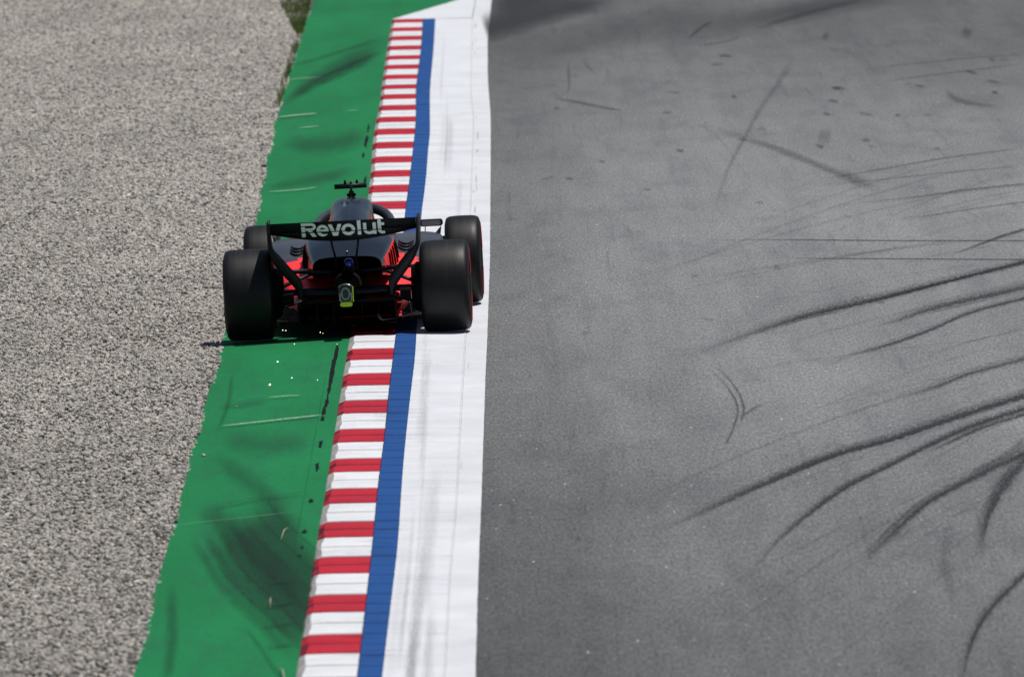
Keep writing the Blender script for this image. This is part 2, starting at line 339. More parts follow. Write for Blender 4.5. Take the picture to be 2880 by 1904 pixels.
SKIDS = [([(4.453, 96.3, 4.425, 95.48), (3.618, 93.75, 3.597, 92.91), (3.059, 92.03, 3.04, 91.06), (2.674, 90.94, 2.658, 89.89), (2.257, 89.57, 2.25, 88.66), (1.841, 87.78, 1.841, 86.91), (1.476, 86.09, 1.481, 85.37), (1.189, 84.41, 1.196, 83.89)], 0.8), ([(4.45, 96.16, 4.44, 95.86), (3.607, 93.38, 3.599, 93.05), (3.046, 91.54, 3.04, 91.21), (2.658, 90.19, 2.655, 89.98)], 0.8), ([(4.302, 93.17, 4.261, 91.95), (3.699, 91.46, 3.67, 90.39), (3.301, 90.16, 3.284, 89.24), (2.941, 88.59, 2.929, 87.9), (2.647, 87.72, 2.638, 87.22)], 0.6), ([(4.222, 91.41, 4.203, 90.82), (3.619, 89.49, 3.607, 88.94), (3.198, 87.36, 3.192, 86.89), (2.811, 85.75, 2.805, 85.29), (2.483, 84.61, 2.481, 84.25), (2.179, 82.98, 2.181, 82.64)], 0.7), ([(4.035, 87.42, 4.027, 87.17), (3.473, 85.9, 3.467, 85.67), (3.014, 84.11, 3.011, 83.93)], 0.35), ([(3.89, 84.47, 3.869, 83.74), (3.337, 82.78, 3.323, 82.09), (2.961, 81.19, 2.952, 80.53), (2.615, 80.05, 2.607, 79.49)], 0.5), ([(3.715, 80.86, 3.693, 79.96), (3.002, 78.38, 2.99, 77.61), (2.525, 76.61, 2.517, 75.94), (2.172, 75.55, 2.168, 74.91), (1.847, 74.23, 1.85, 73.62), (1.5, 72.64, 1.507, 72.07), (1.196, 71.18, 1.206, 70.63), (0.906, 69.75, 0.915, 69.28), (0.655, 68.71, 0.665, 68.25)], 1.0), ([(3.651, 79.42, 3.638, 78.87), (3.118, 77.55, 3.11, 76.99), (2.758, 75.88, 2.757, 75.37), (2.408, 74.11, 2.41, 73.62), (2.106, 72.58, 2.114, 72.13), (1.797, 70.44, 1.811, 70.05), (1.561, 68.56, 1.581, 68.22), (1.389, 66.75, 1.411, 66.49), (1.275, 65.46, 1.293, 65.24)], 0.9), ([(3.621, 78.77, 3.609, 78.3), (3.201, 77.39, 3.194, 76.94), (2.913, 76.09, 2.91, 75.67), (2.601, 74.62, 2.6, 74.32)], 0.7), ([(3.462, 75.57, 3.454, 74.88), (2.929, 73.14, 2.927, 72.5), (2.578, 71.3, 2.587, 70.74), (2.316, 69.39, 2.337, 68.87), (2.093, 67.53, 2.124, 67.12), (1.944, 65.58, 1.975, 65.33)], 0.75), ([(3.448, 75.92, 3.486, 74.91), (3.117, 72.94, 3.161, 72.22), (2.902, 70.45, 2.954, 70.07), (2.751, 68.14, 2.811, 67.98), (2.635, 65.74, 2.687, 65.67)], 0.75), ([(3.517, 77.03, 3.525, 76.08), (3.19, 74.71, 3.192, 74.02), (2.909, 73.29, 2.907, 72.72)], 0.5), ([(2.635, 70.08, 2.718, 69.91), (2.492, 67.22, 2.578, 67.2), (2.44, 65.1, 2.529, 65.26), (2.399, 62.67, 2.47, 62.81)], 0.24), ([(3.036, 66.67, 3.05, 66.29), (2.661, 63.91, 2.68, 63.58), (2.493, 62.31, 2.522, 62.09), (2.36, 60.53, 2.395, 60.41), (2.263, 58.87, 2.299, 58.79)], 0.8), ([(1.315, 84.46, 1.329, 84.7), (1.452, 82.94, 1.468, 83.15), (1.535, 81.01, 1.557, 81.18), (1.553, 79.37, 1.577, 79.4), (1.496, 77.82, 1.518, 77.7), (1.403, 76.09, 1.422, 75.96)], 0.4), ([(1.393, 84.53, 1.408, 84.77), (1.512, 83.11, 1.528, 83.31), (1.586, 81.22, 1.607, 81.38), (1.599, 79.56, 1.624, 79.6), (1.552, 78.18, 1.574, 78.12)], 0.4), ([(1.561, 78.26, 1.553, 78.61), (1.659, 79.0, 1.653, 79.29), (1.783, 79.84, 1.779, 80.06)], 0.5), ([(1.931, 122.91, 1.965, 123.82), (2.34, 118.01, 2.387, 119.21), (2.709, 114.83, 2.762, 116.05), (3.042, 111.25, 3.102, 112.46), (3.288, 108.42, 3.365, 109.86), (3.535, 105.93, 3.597, 107.03)], 0.5), ([(3.531, 139.61, 3.584, 138.47), (3.214, 132.92, 3.251, 132.03), (2.742, 124.32, 2.775, 123.65), (2.486, 118.96, 2.516, 118.5), (2.173, 112.4, 2.202, 112.08), (1.933, 106.13, 1.96, 105.94), (1.817, 102.55, 1.844, 102.41)], 0.33), ([(3.055, 144.7, 3.064, 145.76), (3.411, 146.9, 3.427, 148.27), (3.786, 149.08, 3.81, 150.65), (4.347, 152.22, 4.38, 153.87), (5.026, 155.27, 5.069, 157.0)], 0.6), ([(3.021, 145.07, 3.02, 144.32), (2.82, 143.21, 2.811, 142.3), (2.304, 141.56, 2.293, 140.53)], 0.35), ([(2.27, 142.21, 2.252, 143.11), (2.512, 146.16, 2.501, 147.2), (2.792, 149.41, 2.79, 150.32)], 0.6), ([(1.664, 99.7, 1.666, 99.84), (2.339, 99.43, 2.343, 99.58), (3.452, 98.85, 3.458, 99.02), (4.559, 98.41, 4.567, 98.58)], 0.8), ([(2.129, 96.9, 2.132, 97.02), (2.636, 96.57, 2.64, 96.71), (3.358, 96.23, 3.363, 96.37), (4.43, 95.69, 4.437, 95.84)], 0.8), ([(3.646, 96.05, 3.651, 96.33), (4.011, 97.76, 4.019, 98.12), (4.337, 99.22, 4.349, 99.66), (4.658, 100.42, 4.672, 100.87)], 0.7), ([(0.372, 128.49, 0.379, 129.02), (0.748, 126.59, 0.76, 127.32), (1.07, 124.97, 1.082, 125.68), (1.299, 124.14, 1.308, 124.64)], 0.6), ([(0.729, 138.0, 0.776, 138.06), (0.714, 133.2, 0.76, 133.2), (0.682, 128.18, 0.716, 128.14)], 0.35), ([(4.052, 128.98, 4.063, 129.41), (4.605, 130.72, 4.618, 131.16), (5.364, 132.28, 5.381, 132.74), (6.259, 134.19, 6.279, 134.66)], 0.4), ([(3.979, 132.96, 3.994, 133.54), (4.736, 134.35, 4.754, 134.94), (5.559, 135.73, 5.582, 136.34), (6.37, 136.54, 6.397, 137.15)], 0.3), ([(2.774, 108.59, 2.779, 108.9), (3.448, 110.29, 3.455, 110.61), (4.385, 112.78, 4.396, 113.11), (5.324, 114.51, 5.339, 114.86)], 0.55), ([(2.668, 107.7, 2.674, 108.0), (3.613, 109.01, 3.622, 109.32), (4.493, 110.23, 4.504, 110.55), (5.154, 110.92, 5.168, 111.25)], 0.4), ([(2.859, 104.37, 2.867, 104.73), (3.692, 105.45, 3.705, 105.89), (4.343, 106.64, 4.362, 107.16), (4.991, 107.48, 5.017, 108.09)], 0.4), ([(3.211, 101.78, 3.218, 102.06), (3.784, 102.6, 3.792, 102.87), (4.426, 103.9, 4.436, 104.18), (4.857, 104.67, 4.869, 104.95)], 0.3), ([(4.918, 128.44, 4.976, 129.03), (4.894, 125.41, 4.979, 126.64), (5.053, 123.78, 5.113, 124.97), (5.351, 123.01, 5.39, 123.8)], 0.5), ([(-0.231, 144.31, -0.331, 151.91), (0.205, 147.85, 0.148, 155.17), (0.894, 152.11, 0.888, 158.33), (1.746, 156.12, 1.775, 161.68)], 0.95), ([(-0.26, 152.5, -0.315, 158.75), (0.448, 155.98, 0.42, 162.51), (1.446, 161.15, 1.46, 168.13)], 0.9), ([(1.756, 135.42, 1.707, 142.28), (2.349, 141.2, 2.386, 149.16), (3.551, 147.29, 3.677, 154.65), (4.826, 152.48, 4.998, 158.79), (6.103, 155.65, 6.281, 160.55)], 0.55), ([(-0.153, 133.76, -0.23, 141.02), (0.715, 137.56, 0.677, 146.6), (1.836, 143.42, 1.882, 153.33), (3.035, 149.07, 3.158, 158.21)], 0.32), ([(3.144, 116.14, 3.259, 119.78), (3.31, 115.8, 3.431, 119.42)], 0.3), ([(3.94, 142.68, 4.102, 145.59), (3.981, 141.31, 4.143, 144.16)], 0.45), ([(5.682, 142.41, 5.871, 146.08), (5.81, 141.51, 5.973, 144.61)], 0.5), ([(1.594, 119.91, 1.599, 120.29), (2.108, 119.7, 2.125, 120.0), (2.427, 103.2, 2.443, 103.37)], 0.15), ([(4.812, 103.78, 4.8, 103.44), (4.247, 102.06, 4.237, 101.74), (3.68, 99.88, 3.674, 99.57), (3.121, 97.3, 3.117, 97.01), (2.576, 94.38, 2.575, 94.11)], 0.14), ([(3.417, 74.42, 3.414, 74.24), (3.08, 73.24, 3.078, 73.08), (2.739, 71.76, 2.739, 71.61), (2.4, 70.01, 2.402, 69.87), (2.067, 68.04, 2.07, 67.91)], 0.14), ([(5.366, 115.44, 5.356, 115.16), (4.418, 112.43, 4.411, 112.16), (3.489, 108.68, 3.485, 108.43), (2.598, 104.35, 2.597, 104.13), (1.762, 99.61, 1.762, 99.41)], 0.24), ([(4.616, 99.65, 4.597, 99.19), (3.758, 98.62, 3.743, 98.17), (2.905, 97.24, 2.895, 96.81), (2.067, 95.54, 2.062, 95.12), (1.253, 93.55, 1.252, 93.16)], 0.23), ([(3.291, 71.74, 3.287, 71.6), (2.858, 70.49, 2.856, 70.36), (2.426, 68.93, 2.425, 68.8), (2.001, 67.08, 2.002, 66.97), (1.591, 65.01, 1.593, 64.91)], 0.19), ([(4.967, 107.04, 4.957, 106.77), (4.64, 106.27, 4.63, 106.01), (4.306, 105.27, 4.298, 105.01), (3.969, 104.04, 3.963, 103.79), (3.631, 102.6, 3.626, 102.36)], 0.25), ([(4.94, 106.47, 4.925, 106.09), (4.588, 105.56, 4.575, 105.19), (4.229, 104.38, 4.22, 104.02), (3.868, 102.94, 3.861, 102.59), (3.507, 101.27, 3.502, 100.94)], 0.16), ([(3.991, 86.46, 3.978, 86.15), (3.219, 85.67, 3.209, 85.36), (2.453, 84.59, 2.446, 84.29), (1.699, 83.27, 1.696, 82.97), (0.965, 81.71, 0.964, 81.43)], 0.14), ([(3.437, 74.86, 3.434, 74.64), (2.681, 71.63, 2.682, 71.43), (1.962, 67.83, 1.965, 67.65), (1.298, 63.66, 1.304, 63.51), (0.702, 59.32, 0.709, 59.2)], 0.24), ([(3.465, 75.41, 3.463, 75.28), (2.965, 73.52, 2.964, 73.4), (2.471, 71.19, 2.471, 71.08), (1.991, 68.51, 1.993, 68.42), (1.535, 65.58, 1.538, 65.49)], 0.19), ([(3.363, 73.3, 3.36, 73.09), (2.616, 70.07, 2.617, 69.88), (1.906, 66.27, 1.91, 66.11), (1.253, 62.12, 1.259, 61.99)], 0.17), ([(4.264, 92.25, 4.25, 91.86), (3.603, 90.86, 3.592, 90.49), (2.946, 89.08, 2.939, 88.72), (2.303, 86.95, 2.3, 86.62), (1.681, 84.53, 1.681, 84.22)], 0.17), ([(5.282, 113.72, 5.262, 113.14), (4.064, 109.42, 4.051, 108.89), (2.899, 104.23, 2.894, 103.75), (1.817, 98.44, 1.819, 98.02), (0.84, 92.31, 0.846, 91.95)], 0.19), ([(3.972, 86.09, 3.967, 85.91), (3.406, 84.47, 3.402, 84.29), (2.842, 82.43, 2.84, 82.26), (2.292, 80.03, 2.292, 79.88), (1.762, 77.35, 1.763, 77.21)], 0.21), ([(3.839, 83.27, 3.833, 83.1), (3.368, 82.47, 3.363, 82.31), (2.897, 81.43, 2.893, 81.28), (2.429, 80.17, 2.427, 80.02), (1.969, 78.7, 1.968, 78.56)], 0.16), ([(3.215, 70.14, 3.213, 70.02), (2.598, 67.64, 2.598, 67.53), (2.001, 64.64, 2.004, 64.54), (1.44, 61.28, 1.443, 61.2)], 0.12), ([(5.138, 110.67, 5.126, 110.31), (4.64, 108.86, 4.63, 108.53), (4.135, 106.58, 4.129, 106.26), (3.633, 103.88, 3.63, 103.59), (3.141, 100.84, 3.139, 100.56)], 0.22), ([(3.613, 78.55, 3.61, 78.37), (3.314, 77.37, 3.311, 77.2), (3.008, 75.89, 3.008, 75.73), (2.702, 74.13, 2.704, 73.99), (2.399, 72.15, 2.402, 72.02)], 0.28), ([(3.166, 69.14, 3.166, 69.0), (2.695, 66.97, 2.696, 66.84), (2.23, 64.34, 2.233, 64.23), (1.783, 61.37, 1.788, 61.28), (1.364, 58.19, 1.37, 58.11)], 0.17), ([(4.569, 98.64, 4.561, 98.43), (4.217, 98.09, 4.21, 97.88), (3.862, 97.36, 3.856, 97.15), (3.504, 96.45, 3.499, 96.25), (3.148, 95.37, 3.144, 95.18)], 0.24), ([(3.447, 75.02, 3.445, 74.91), (2.879, 72.74, 2.878, 72.64), (2.323, 69.97, 2.324, 69.88), (1.791, 66.83, 1.793, 66.75), (1.293, 63.45, 1.296, 63.38)], 0.15), ([(4.453, 96.19, 4.445, 95.99), (3.755, 95.11, 3.749, 94.91), (3.061, 93.68, 3.057, 93.5), (2.378, 91.95, 2.375, 91.77), (1.712, 89.94, 1.711, 89.77)], 0.16), ([(3.255, 71.0, 3.253, 70.85), (3.035, 70.07, 3.034, 69.93), (2.809, 68.89, 2.81, 68.76), (2.58, 67.5, 2.583, 67.38), (2.351, 65.92, 2.355, 65.81)], 0.15), ([(3.17, 69.19, 3.169, 69.1), (2.663, 66.98, 2.664, 66.9), (2.167, 64.31, 2.169, 64.24), (1.692, 61.31, 1.695, 61.25)], 0.14), ([(3.346, 72.92, 3.343, 72.74), (2.992, 71.4, 2.992, 71.24), (2.636, 69.52, 2.638, 69.38), (2.284, 67.34, 2.287, 67.21), (1.941, 64.92, 1.946, 64.8)], 0.18), ([(3.791, 82.27, 3.784, 82.05), (3.471, 81.59, 3.465, 81.37), (3.147, 80.7, 3.143, 80.49), (2.822, 79.62, 2.819, 79.41), (2.499, 78.36, 2.498, 78.16)], 0.15), ([(3.457, 75.28, 3.453, 75.04), (2.589, 72.04, 2.588, 71.83), (1.768, 68.22, 1.771, 68.03), (1.016, 64.02, 1.022, 63.87), (0.346, 59.66, 0.353, 59.53)], 0.1), ([(3.766, 81.76, 3.76, 81.54), (3.279, 80.1, 3.276, 79.89), (2.794, 78.02, 2.793, 77.83), (2.318, 75.6, 2.319, 75.42), (1.86, 72.9, 1.862, 72.74)], 0.15), ([(4.164, 90.12, 4.158, 89.94), (3.878, 89.16, 3.874, 88.99), (3.586, 87.94, 3.584, 87.77), (3.291, 86.47, 3.29, 86.31), (2.997, 84.79, 2.996, 84.64)], 0.12), ([(5.04, 108.58, 5.03, 108.3), (3.862, 105.5, 3.855, 105.24), (2.722, 101.68, 2.719, 101.44), (1.647, 97.28, 1.647, 97.07), (0.654, 92.5, 0.656, 92.3)], 0.26), ([(3.651, 79.32, 3.646, 79.15), (2.841, 76.88, 2.839, 76.72), (2.059, 73.91, 2.059, 73.76), (1.322, 70.53, 1.324, 70.4), (0.643, 66.88, 0.646, 66.76)], 0.19), ([(4.649, 100.33, 4.637, 100.03), (3.714, 98.78, 3.706, 98.5), (2.792, 96.77, 2.787, 96.5), (1.897, 94.35, 1.895, 94.1), (1.039, 91.6, 1.039, 91.35)], 0.23), ([(3.853, 83.6, 3.845, 83.31), (2.947, 80.94, 2.942, 80.67), (2.074, 77.7, 2.074, 77.46), (1.256, 74.03, 1.26, 73.81), (0.507, 70.07, 0.512, 69.88)], 0.24), ([(3.42, 74.45, 3.417, 74.34), (2.573, 71.59, 2.572, 71.48), (1.766, 68.15, 1.767, 68.06), (1.021, 64.35, 1.023, 64.27), (0.349, 60.33, 0.353, 60.26)], 0.24), ([(4.515, 129.2, 4.525, 129.53), (4.572, 129.17, 4.594, 129.79), (4.629, 129.13, 4.643, 129.46)], 0.38), ([(4.625, 129.23, 4.641, 129.55), (4.662, 128.45, 4.705, 129.29), (4.728, 128.27, 4.744, 128.58)], 0.44), ([(4.438, 121.79, 4.449, 122.09), (4.507, 121.65, 4.527, 122.18), (4.584, 121.73, 4.595, 122.02)], 0.44), ([(3.772, 122.71, 3.783, 123.0), (3.846, 122.03, 3.878, 122.83), (3.94, 121.86, 3.952, 122.15)], 0.43), ([(3.391, 122.75, 3.402, 123.04), (3.433, 122.23, 3.465, 123.04), (3.493, 122.13, 3.505, 122.41)], 0.7), ([(3.658, 115.52, 3.669, 115.78), (3.687, 115.14, 3.714, 115.73), (3.729, 115.03, 3.741, 115.27)], 0.42), ([(3.605, 116.57, 3.612, 116.84), (3.665, 116.42, 3.693, 117.17), (3.725, 116.23, 3.738, 116.48)], 0.57), ([(3.13, 115.96, 3.141, 116.21), (3.166, 115.31, 3.196, 116.04), (3.226, 115.31, 3.236, 115.56)], 0.69), ([(2.356, 117.35, 2.363, 117.63), (2.419, 117.08, 2.435, 117.68), (2.486, 116.98, 2.495, 117.24)], 0.41), ([(1.27, 108.39, 1.276, 108.61), (1.319, 108.0, 1.327, 108.39), (1.375, 108.12, 1.378, 108.35)], 0.6), ([(0.544, 110.53, 0.547, 110.76), (0.594, 110.23, 0.601, 110.73), (0.648, 110.19, 0.651, 110.43)], 0.75), ([(0.892, 113.61, 0.895, 113.87), (0.938, 113.32, 0.946, 113.96), (0.99, 113.47, 0.993, 113.73)], 0.46), ([(1.69, 115.63, 1.697, 115.88), (1.741, 115.13, 1.756, 115.76), (1.804, 115.21, 1.809, 115.47)], 0.71), ([(4.138, 121.69, 4.146, 121.98), (4.182, 121.58, 4.207, 122.36), (4.235, 121.76, 4.246, 122.05)], 0.6), ([(5.855, 135.12, 5.871, 135.48), (5.903, 134.82, 5.94, 135.64), (5.974, 135.01, 5.99, 135.37)], 0.37), ([(5.33, 132.51, 5.348, 132.85), (5.384, 131.7, 5.431, 132.58), (5.464, 131.39, 5.482, 131.72)], 0.73), ([(5.743, 135.39, 5.758, 135.75), (5.771, 135.07, 5.823, 136.01), (5.807, 134.78, 5.828, 135.1)], 0.51), ([(1.787, 128.79, 1.794, 129.11), (1.882, 128.31, 1.897, 128.98), (1.982, 128.01, 1.99, 128.33)], 0.43), ([(1.671, 123.54, 1.674, 123.85), (1.736, 123.32, 1.75, 124.21), (1.807, 123.45, 1.813, 123.75)], 0.48), ([(0.509, 125.07, 0.508, 125.38), (0.552, 124.96, 0.553, 125.8), (0.595, 125.2, 0.597, 125.51)], 0.5), ([(2.617, 119.35, 2.622, 119.63), (2.67, 119.28, 2.689, 119.9), (2.72, 118.97, 2.731, 119.23)], 0.43), ([(4.279, 114.46, 4.287, 114.71), (4.319, 114.37, 4.342, 115.04), (4.367, 114.55, 4.377, 114.81)], 0.41), ([(2.745, 91.26, 2.752, 91.42), (2.769, 91.0, 2.788, 91.49), (2.808, 91.13, 2.813, 91.29)], 0.4), ([(2.897, 90.76, 2.905, 90.92), (2.938, 90.4, 2.959, 90.88), (2.997, 90.46, 3.003, 90.62)], 0.54), ([(1.491, 94.55, 1.495, 94.73), (1.532, 94.37, 1.539, 94.77), (1.579, 94.51, 1.581, 94.69)], 0.45), ([(1.472, 89.14, 1.476, 89.3), (1.536, 88.86, 1.543, 89.13), (1.605, 88.79, 1.608, 88.94)], 0.45), ([(2.278, 105.37, 2.282, 105.59), (2.322, 105.19, 2.336, 105.81), (2.374, 105.34, 2.38, 105.56)], 0.41), ([(2.21, 95.71, 2.218, 95.87), (2.23, 95.25, 2.254, 95.75), (2.27, 95.26, 2.277, 95.43)], 0.51), ([(5.449, 129.71, 5.465, 130.04), (5.523, 129.11, 5.567, 129.98), (5.618, 128.92, 5.635, 129.24)], 0.55), ([(5.394, 126.64, 5.407, 126.96), (5.427, 126.39, 5.474, 127.28), (5.47, 126.22, 5.488, 126.51)], 0.72), ([(3.665, 128.96, 3.677, 129.28), (3.711, 128.41, 3.743, 129.21), (3.772, 128.21, 3.786, 128.52)], 0.68), ([(3.536, 125.78, 3.547, 126.09), (3.597, 125.32, 3.62, 125.94), (3.667, 125.12, 3.679, 125.42)], 0.72), ([(3.663, 128.51, 3.671, 128.84), (3.759, 128.3, 3.791, 129.26), (3.856, 128.05, 3.869, 128.36)], 0.62), ([(0.349, 68.81, 0.353, 68.9), (0.372, 68.58, 0.379, 68.85), (0.4, 68.67, 0.401, 68.76)], 0.62), ([(2.493, 127.0, 2.498, 127.32), (2.534, 126.85, 2.554, 127.61), (2.579, 126.76, 2.59, 127.06)], 0.65), ([(2.407, 135.66, 2.413, 136.02), (2.509, 135.32, 2.528, 136.37), (2.625, 135.72, 2.632, 136.08)], 0.36), ([(2.558, 137.97, 2.565, 138.35), (2.659, 137.74, 2.682, 138.76), (2.761, 137.53, 2.771, 137.89)], 0.7), ([(1.566, 66.18, 1.57, 66.26), (1.585, 66.04, 1.594, 66.2), (1.609, 65.98, 1.613, 66.06)], 0.32), ([(2.978, 87.73, 2.976, 87.84), (3.057, 88.43, 3.053, 88.59), (3.135, 89.2, 3.133, 89.32)], 0.25), ([(1.371, 66.37, 1.368, 66.44), (1.423, 66.69, 1.418, 66.83), (1.473, 67.07, 1.471, 67.14)], 0.29), ([(3.377, 146.94, 3.395, 147.29), (3.442, 144.86, 3.467, 145.37), (3.512, 143.0, 3.53, 143.33)], 0.24), ([(1.129, 70.06, 1.127, 70.14), (1.165, 70.2, 1.16, 70.39), (1.198, 70.44, 1.196, 70.53)], 0.34), ([(0.498, 129.6, 0.508, 129.86), (0.568, 127.96, 0.59, 128.52), (0.649, 126.66, 0.659, 126.91)], 0.21), ([(2.656, 70.53, 2.663, 70.61), (2.665, 70.32, 2.678, 70.45), (2.68, 70.16, 2.687, 70.24)], 0.18), ([(3.349, 91.42, 3.349, 91.56), (3.448, 92.02, 3.447, 92.42), (3.548, 92.88, 3.548, 93.03)], 0.14), ([(0.528, 87.68, 0.53, 87.84), (0.566, 87.48, 0.571, 87.91), (0.607, 87.55, 0.609, 87.71)], 0.28), ([(-0.035, 103.52, -0.035, 103.73), (0.027, 103.37, 0.027, 103.9), (0.089, 103.53, 0.089, 103.74)], 0.22), ([(0.296, 110.13, 0.293, 110.37), (0.389, 110.4, 0.383, 111.01), (0.479, 111.04, 0.477, 111.27)], 0.35), ([(2.039, 75.37, 2.04, 75.48), (2.095, 75.5, 2.095, 75.8), (2.15, 75.82, 2.15, 75.93)], 0.22), ([(4.138, 103.37, 4.152, 103.55), (4.177, 102.35, 4.208, 102.77), (4.232, 101.59, 4.245, 101.76)], 0.21), ([(0.376, 71.38, 0.379, 71.48), (0.408, 71.21, 0.413, 71.36), (0.441, 71.09, 0.445, 71.19)], 0.12), ([(0.382, 69.7, 0.387, 69.77), (0.402, 69.42, 0.412, 69.57), (0.427, 69.22, 0.432, 69.29)], 0.24), ([(1.191, 79.0, 1.191, 79.13), (1.214, 78.94, 1.215, 79.3), (1.239, 79.11, 1.239, 79.23)], 0.14), ([(2.897, 100.19, 2.894, 100.33), (2.963, 100.86, 2.958, 101.07), (3.028, 101.61, 3.025, 101.76)], 0.34), ([(2.505, 69.85, 2.513, 69.92), (2.534, 69.22, 2.546, 69.33), (2.567, 68.64, 2.575, 68.71)], 0.25), ([(1.731, 82.33, 1.738, 82.45), (1.783, 81.67, 1.803, 82.01), (1.847, 81.24, 1.854, 81.35)], 0.13), ([(2.128, 75.83, 2.133, 75.94), (2.173, 75.55, 2.188, 75.85), (2.228, 75.46, 2.233, 75.56)], 0.18), ([(3.845, 94.14, 3.857, 94.28), (3.862, 93.25, 3.892, 93.58), (3.897, 92.57, 3.909, 92.7)], 0.18), ([(0.991, 102.87, 1.001, 103.02), (1.036, 101.54, 1.064, 101.94), (1.097, 100.49, 1.107, 100.63)], 0.2), ([(1.167, 68.79, 1.167, 68.88), (1.197, 68.83, 1.197, 68.95), (1.227, 68.9, 1.228, 68.99)], 0.15), ([(1.728, 74.64, 1.728, 74.75), (1.78, 74.69, 1.781, 75.01), (1.833, 74.95, 1.833, 75.06)], 0.26), ([(0.885, 138.51, 0.898, 138.78), (0.973, 135.38, 1.01, 136.11), (1.081, 132.84, 1.094, 133.08)], 0.25), ([(1.812, 130.49, 1.809, 130.79), (1.877, 130.84, 1.869, 131.71), (1.938, 131.77, 1.935, 132.07)], 0.32), ([(4.192, 120.82, 4.196, 121.09), (4.248, 120.93, 4.262, 121.73), (4.314, 121.57, 4.318, 121.84)], 0.14), ([(2.608, 75.79, 2.616, 75.88), (2.63, 75.2, 2.645, 75.34), (2.658, 74.68, 2.666, 74.76)], 0.23), ([(0.926, 130.45, 0.924, 130.77), (0.962, 130.62, 0.958, 131.11), (0.996, 130.96, 0.993, 131.28)], 0.12), ([(4.572, 104.66, 4.585, 104.86), (4.618, 103.83, 4.652, 104.33), (4.685, 103.32, 4.698, 103.52)], 0.26), ([(2.725, 65.86, 2.729, 65.94), (2.765, 65.71, 2.777, 65.93), (2.813, 65.7, 2.818, 65.79)], 0.28), ([(2.1, 86.81, 2.109, 86.93), (2.116, 86.43, 2.135, 86.69), (2.142, 86.19, 2.15, 86.31)], 0.12), ([(0.43, 66.48, 0.429, 66.57), (0.458, 66.48, 0.456, 66.69), (0.485, 66.6, 0.484, 66.69)], 0.32), ([(1.347, 95.18, 1.342, 95.31), (1.413, 95.81, 1.398, 96.19), (1.471, 96.7, 1.466, 96.84)], 0.1), ([(5.179, 120.83, 5.197, 121.06), (5.177, 120.03, 5.226, 120.65), (5.206, 119.62, 5.224, 119.85)], 0.16), ([(2.101, 87.78, 2.099, 87.91), (2.181, 88.25, 2.176, 88.61), (2.259, 88.96, 2.257, 89.1)], 0.35), ([(1.932, 64.11, 1.932, 64.19), (1.991, 64.17, 1.994, 64.39), (2.053, 64.38, 2.054, 64.46)], 0.31), ([(3.351, 129.4, 3.367, 129.65), (3.385, 127.73, 3.415, 128.18), (3.432, 126.29, 3.448, 126.53)], 0.26), ([(3.163, 79.77, 3.17, 79.89), (3.177, 79.65, 3.19, 79.86), (3.197, 79.61, 3.204, 79.73)], 0.31), ([(2.975, 103.17, 2.984, 103.37), (3.045, 102.66, 3.062, 103.04), (3.122, 102.33, 3.132, 102.53)], 0.31)]
